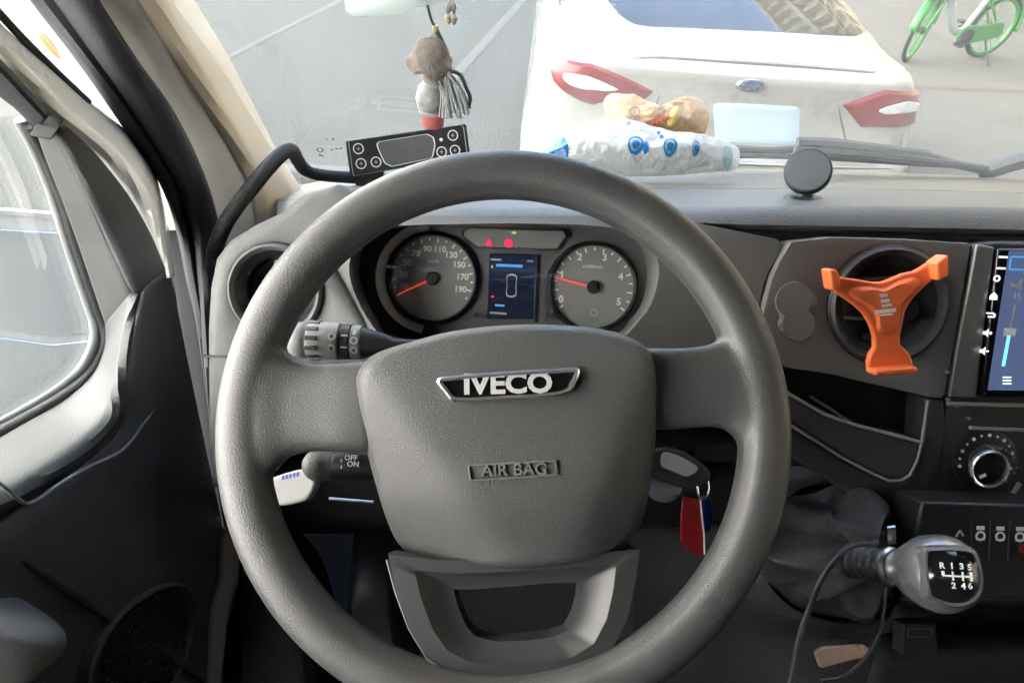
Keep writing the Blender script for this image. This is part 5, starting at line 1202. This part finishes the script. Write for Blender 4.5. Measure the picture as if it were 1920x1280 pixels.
# wet-wipe pack with blue prints
WP = at(1200, 262, .97); wpf = tilt_frame(WP, 58)
pk = thing('wipes_pack', 'white and blue wet-wipe pack lying on the dash', 'packet', at(1200, 320, .98))
wo = cat2(wpf.locs([(1008, 288), (1030, 262), (1062, 246), (1105, 232), (1150, 226), (1215, 244), (1290, 264), (1345, 272), (1384, 276), (1381, 316), (1345, 322), (1250, 330), (1150, 330), (1060, 318), (1015, 300)]), 90)
def wh_(a, c, t): return .034 * math.sin(min(1, t * 1.5) * math.pi / 2) + .0015 * noise.noise(V((a * 38, c * 38, 2))) * min(1, t * 4) + .0042 * (.25 - abs(noise.noise(V((a * 42, c * 70, 7))))) * min(1, t * 4)
b = MB(); b.dome(wpf, wo, wh_, 40); k_ = [b.add(wpf.p(a, c, 0)) for a, c in wo]; b.cap(k_, True); b.build('pouch', 'pack_white', pk, angle=80)
def wt(a, c):                                           # ring parameter of a point of the pouch
    ca = sum(p[0] for p in wo) / len(wo); cc = sum(p[1] for p in wo) / len(wo); an = math.atan2(c - cc, a - ca)
    e = min(wo, key=lambda p: abs(math.atan2(math.sin(math.atan2(p[1] - cc, p[0] - ca) - an), math.cos(math.atan2(p[1] - cc, p[0] - ca) - an)))); return 1 - min(1, math.hypot(a - ca, c - cc) / math.hypot(e[0] - ca, e[1] - cc))
def on_pack(pts, name, m, n_=36, lift=.0012):
    q = [wpf.loc(*p, .018) for p in pts]; q = cat2(q, n_)
    b = MB(); b.dome(wpf, q, lambda a, c, t: wh_(a, c, wt(a, c)) + lift, 5); return b.build(name, m, pk)
on_pack([(1358, 272), (1376, 274), (1376, 300), (1362, 306)], 'seal_strip', 'pack_pale')
on_pack([(1012, 284), (1030, 263), (1050, 247), (1058, 256), (1066, 284), (1060, 300), (1030, 298)], 'blue_end', 'pack_blue')
def disc(px, py, rx, ry, nm='print_bubble'):
    on_pack([(px + rx * math.cos(t * math.pi / 5), py + ry * math.sin(t * math.pi / 5)) for t in range(10)], nm, 'pack_blue', 24)
    if rx > 6: on_pack([(px - 1 + rx * .72 * math.cos(t * math.pi / 5), py + ry * .72 * math.sin(t * math.pi / 5)) for t in range(10)], 'print_ring', 'pack_pale', 24, .0018); on_pack([(px + rx * .5 * math.cos(t * math.pi / 5), py + 2 + ry * .5 * math.sin(t * math.pi / 5)) for t in range(10)], 'print_drop', 'pack_blue', 24, .0024)
for d_ in ((1188, 286, 15, 13), (1207, 290, 5, 8), (1252, 288, 13, 12), (1236, 273, 4, 4), (1230, 265, 3, 3), (1301, 288, 7, 9)): disc(*d_)
# crumpled food wrapper behind it
WR = at(1240, 225, 1.0); wrf = tilt_frame(WR, 40)
wr = thing('food_wrapper', 'crumpled tan paper food wrapper tucked behind the wet-wipe pack', 'wrapper', at(1240, 262, 1.0))
ro = cat2(wrf.locs([(1132, 200), (1138, 180), (1160, 176), (1200, 196), (1226, 206), (1262, 196), (1296, 182), (1316, 190), (1330, 214), (1326, 240), (1312, 256), (1260, 262), (1200, 258), (1150, 240)]), 70)
def rh(a, c, t): return .026 * math.sin(min(1, t * 1.4) * math.pi / 2) + (.010 * noise.noise(V((a * 45, c * 45, 5))) + .006 * abs(noise.noise(V((a * 110, c * 110, 1))))) * min(1, t * 5)
b = MB(); b.dome(wrf, ro, rh, 22); k_ = [b.add(wrf.p(a, c, 0)) for a, c in ro]; b.cap(k_, True); b.build('paper', 'paper_tan', wr, angle=30)
def on_wrap(pts, nm, m):
    q = cat2([wrf.loc(*p, .02) for p in pts], 24); b = MB(); b.dome(wrf, q, lambda a, c, t: .030 + .004 * t, 4); return b.build(nm, m, wr)
on_wrap([(1255, 212), (1268, 205), (1274, 214), (1264, 236), (1248, 240)], 'yellow_patch', 'paper_yellow')
for i in range(5):
    p = (1226 + i * 7, 228 - i * 3); q = (1222 + i * 7, 236 - i * 3.4)
    bar(wrf, *wrf.loc(*p, .032), *wrf.loc(*q, .032), .0024, .030, .0335).build('red_print', 'paper_red', wr)
ringmark(wrf, *wrf.loc(1190, 210, .030), .030, .007, .0016, 'card_brown', wr, 'print_ring')

# ------------------------------------------------------------------ wipers outside the glass
def wip(pts, r, nm, par, off=-.03, m='plastic_dark'):
    b = MB(); b.tube(cat([on_ws(px, py, off) for px, py in pts], 30), r, 8); return b.build(nm, m, par)
wp = thing('windscreen_wiper', 'dark wiper arm and blade resting low outside the windscreen', 'wiper', on_ws(1700, 315, -.03))
wip([(1495, 268), (1560, 270), (1640, 280), (1740, 293)], .0085, 'blade', wp, -.045)
wip([(1490, 280), (1600, 288), (1740, 302), (1850, 318)], .006, 'rubber_edge', wp, -.03)
wip([(1640, 282), (1740, 294), (1790, 308), (1850, 322)], .006, 'arm', wp, -.05)
wip([(1840, 326), (1860, 318), (1920, 300), (2050, 270)], .012, 'pivot_arm', wp, -.05)
wp2 = thing('windscreen_wiper', 'second wiper blade lying along the base of the windscreen behind the packet', 'wiper', on_ws(1400, 285, -.03))
wip([(1330, 279), (1400, 281), (1450, 283), (1510, 276)], .006, 'blade', wp2, -.045)
wip([(1330, 292), (1450, 293), (1560, 297), (1800, 312)], .004, 'arm', wp2, -.03)

# ------------------------------------------------------------------ charm hanging from above, before the glass
CY = .84
hc = thing('hanging_charm', 'brown capped charm with grey tassel hanging on a black cord', 'charm', at(820, 280, CY))
b = MB(); b.tube(cat([at(770, -120, CY), at(795, -20, CY), at(806, 30, CY), at(815, 50, CY)], 16), .0016, 8); b.tube(cat([at(818, 58, CY), at(826, 74, CY), at(832, 92, CY)], 8), .0028, 8); b.build('cord', 'thread_dark', hc)
b = MB(); g = axis_frame(at(817, 54, CY), V((0, -.2, 1))); b.lathe(g, [(0, .004), (.003, .003), (.0035, 0), (.003, -.003), (0, -.004)], 14); b.build('bead', 'bead', hc)
g = axis_frame(at(807, 116, CY), V((.1, -.25, 1)))
b = MB(); prof = [(0, .027), (.008, .026), (.015, .0215), (.0195, .013), (.0215, .005), (.0245, -.003), (.024, -.006), (.018, -.003)]
rows = [[g.p(r * (1 + (.10 * math.sin(7 * t * math.pi / 24) if h < .003 else .02 * math.sin(3 * t * math.pi / 24))) * math.cos(t * math.pi / 24), r * math.sin(t * math.pi / 24), h + (.003 * math.sin(5 * t * math.pi / 24) if h < .003 else 0)) for t in range(48)] for r, h in prof]
b.grid(rows, cu=True); b.build('felt_cap', 'felt_brown', hc)
rn = random.Random(4); b = MB()
for i in range(70):
    x0 = rn.uniform(820, 842); x1 = 815 + (x0 - 808) * 1.0 + rn.uniform(-12, 36); Yj = CY + rn.uniform(-.012, .012)
    b.tube(cat([at(x0, 140 + rn.uniform(-8, 8), Yj), at((x0 + x1) / 2 + rn.uniform(-4, 6), 170, Yj), at(x1, rn.uniform(200, 224), Yj)], 7), .0013, 5)
b.build('tassel', 'thread_grey', hc)
b = MB(); b.tube(cat([at(838, 132, CY), at(862, 140, CY), at(874, 165, CY), at(882, 185, CY), at(876, 205, CY)], 16), .0022, 7); b.build('dark_strap', 'thread_dark', hc)
g = axis_frame(at(806, 185, CY + .004), V((.12, -.25, 1)))
b = MB(); b.lathe(g, [(0, .022), (.008, .021), (.014, .012), (.016, 0), (.013, -.012), (.011, -.014), (0, -.014)], 30); b.build('body', 'thread_grey', hc)
g = axis_frame(at(812, 222, CY + .004), V((.12, -.25, 1)))
b = MB(); b.lathe(g, [(.010, .009), (.0125, .007), (.0125, -.007), (.010, -.009), (0, -.009)], 26); b.build('red_band', 'charm_red', hc)
b = MB(); g = axis_frame(at(808, 208, CY + .004), V((.12, -.25, 1))); b.lathe(g, [(.011, .004), (.0135, .002), (.0135, -.002), (.011, -.004)], 26); b.build('pale_band', 'white_plastic', hc)
g = axis_frame(at(812, 142, CY + .004), V((.1, -.25, 1)))
b = MB(); b.lathe(g, [(0, .014), (.007, .012), (.0115, .006), (.0125, 0), (.0115, -.006), (.007, -.011), (0, -.013)], 26); b.build('face', 'skin_cloth', hc)
b = MB(); b.tube(cat([at(800, 140, CY - .015), at(812, 150, CY - .018), at(820, 162, CY - .018)], 8), .003, 8); b.build('brown_tie', 'felt_brown', hc)
pc_ = thing('pale_charm', 'small pale shell charm dangling beside the black cord', 'charm', at(848, 50, CY - .01))
for p, q in (((846, 0), (838, 26)), ((846, 0), (852, 24)), ((838, 26), (843, 44)), ((852, 24), (851, 46))):
    b = MB(); b.tube(cat([at(*p, CY - .01), at((p[0] + q[0]) / 2, (p[1] + q[1]) / 2, CY - .014), at(*q, CY - .01)], 8), [.001, .0022, .0032, .0036, .0036, .003, .002, .001], 8); b.build('shell', 'bead' if p[0] == 838 else 'white_plastic', pc_)
b = MB(); b.tube([at(842, -60, CY - .01), at(846, 2, CY - .01)], .0008, 6); b.build('cord', 'thread_dark', pc_)
# pale sticker at the head of the windscreen
sk = [on_ws(px, py, .004) for px, py in ((640, -60), (845, -60), (842, 8), (770, 14), (760, 27), (660, 32), (648, 20))]
mst = mat('sticker', (.8, .82, .8), .5); nn = mst.node_tree.nodes; tl = nn.new('ShaderNodeBsdfTranslucent'); tl.inputs[0].default_value = (.75, .78, .76, 1)
mxs = nn.new('ShaderNodeMixShader'); mxs.inputs[0].default_value = .65; mst.node_tree.links.new(nn['Principled BSDF'].outputs[0], mxs.inputs[1]); mst.node_tree.links.new(tl.outputs[0], mxs.inputs[2]); mst.node_tree.links.new(mxs.outputs[0], nn['Material Output'].inputs[0])
b = MB(); i0 = [b.add(p) for p in sk]; b.cap(i0)
b.build('windscreen_sticker', 'sticker', label='pale paper sticker at the upper edge of the windscreen', cat='sticker', solid=.0006)
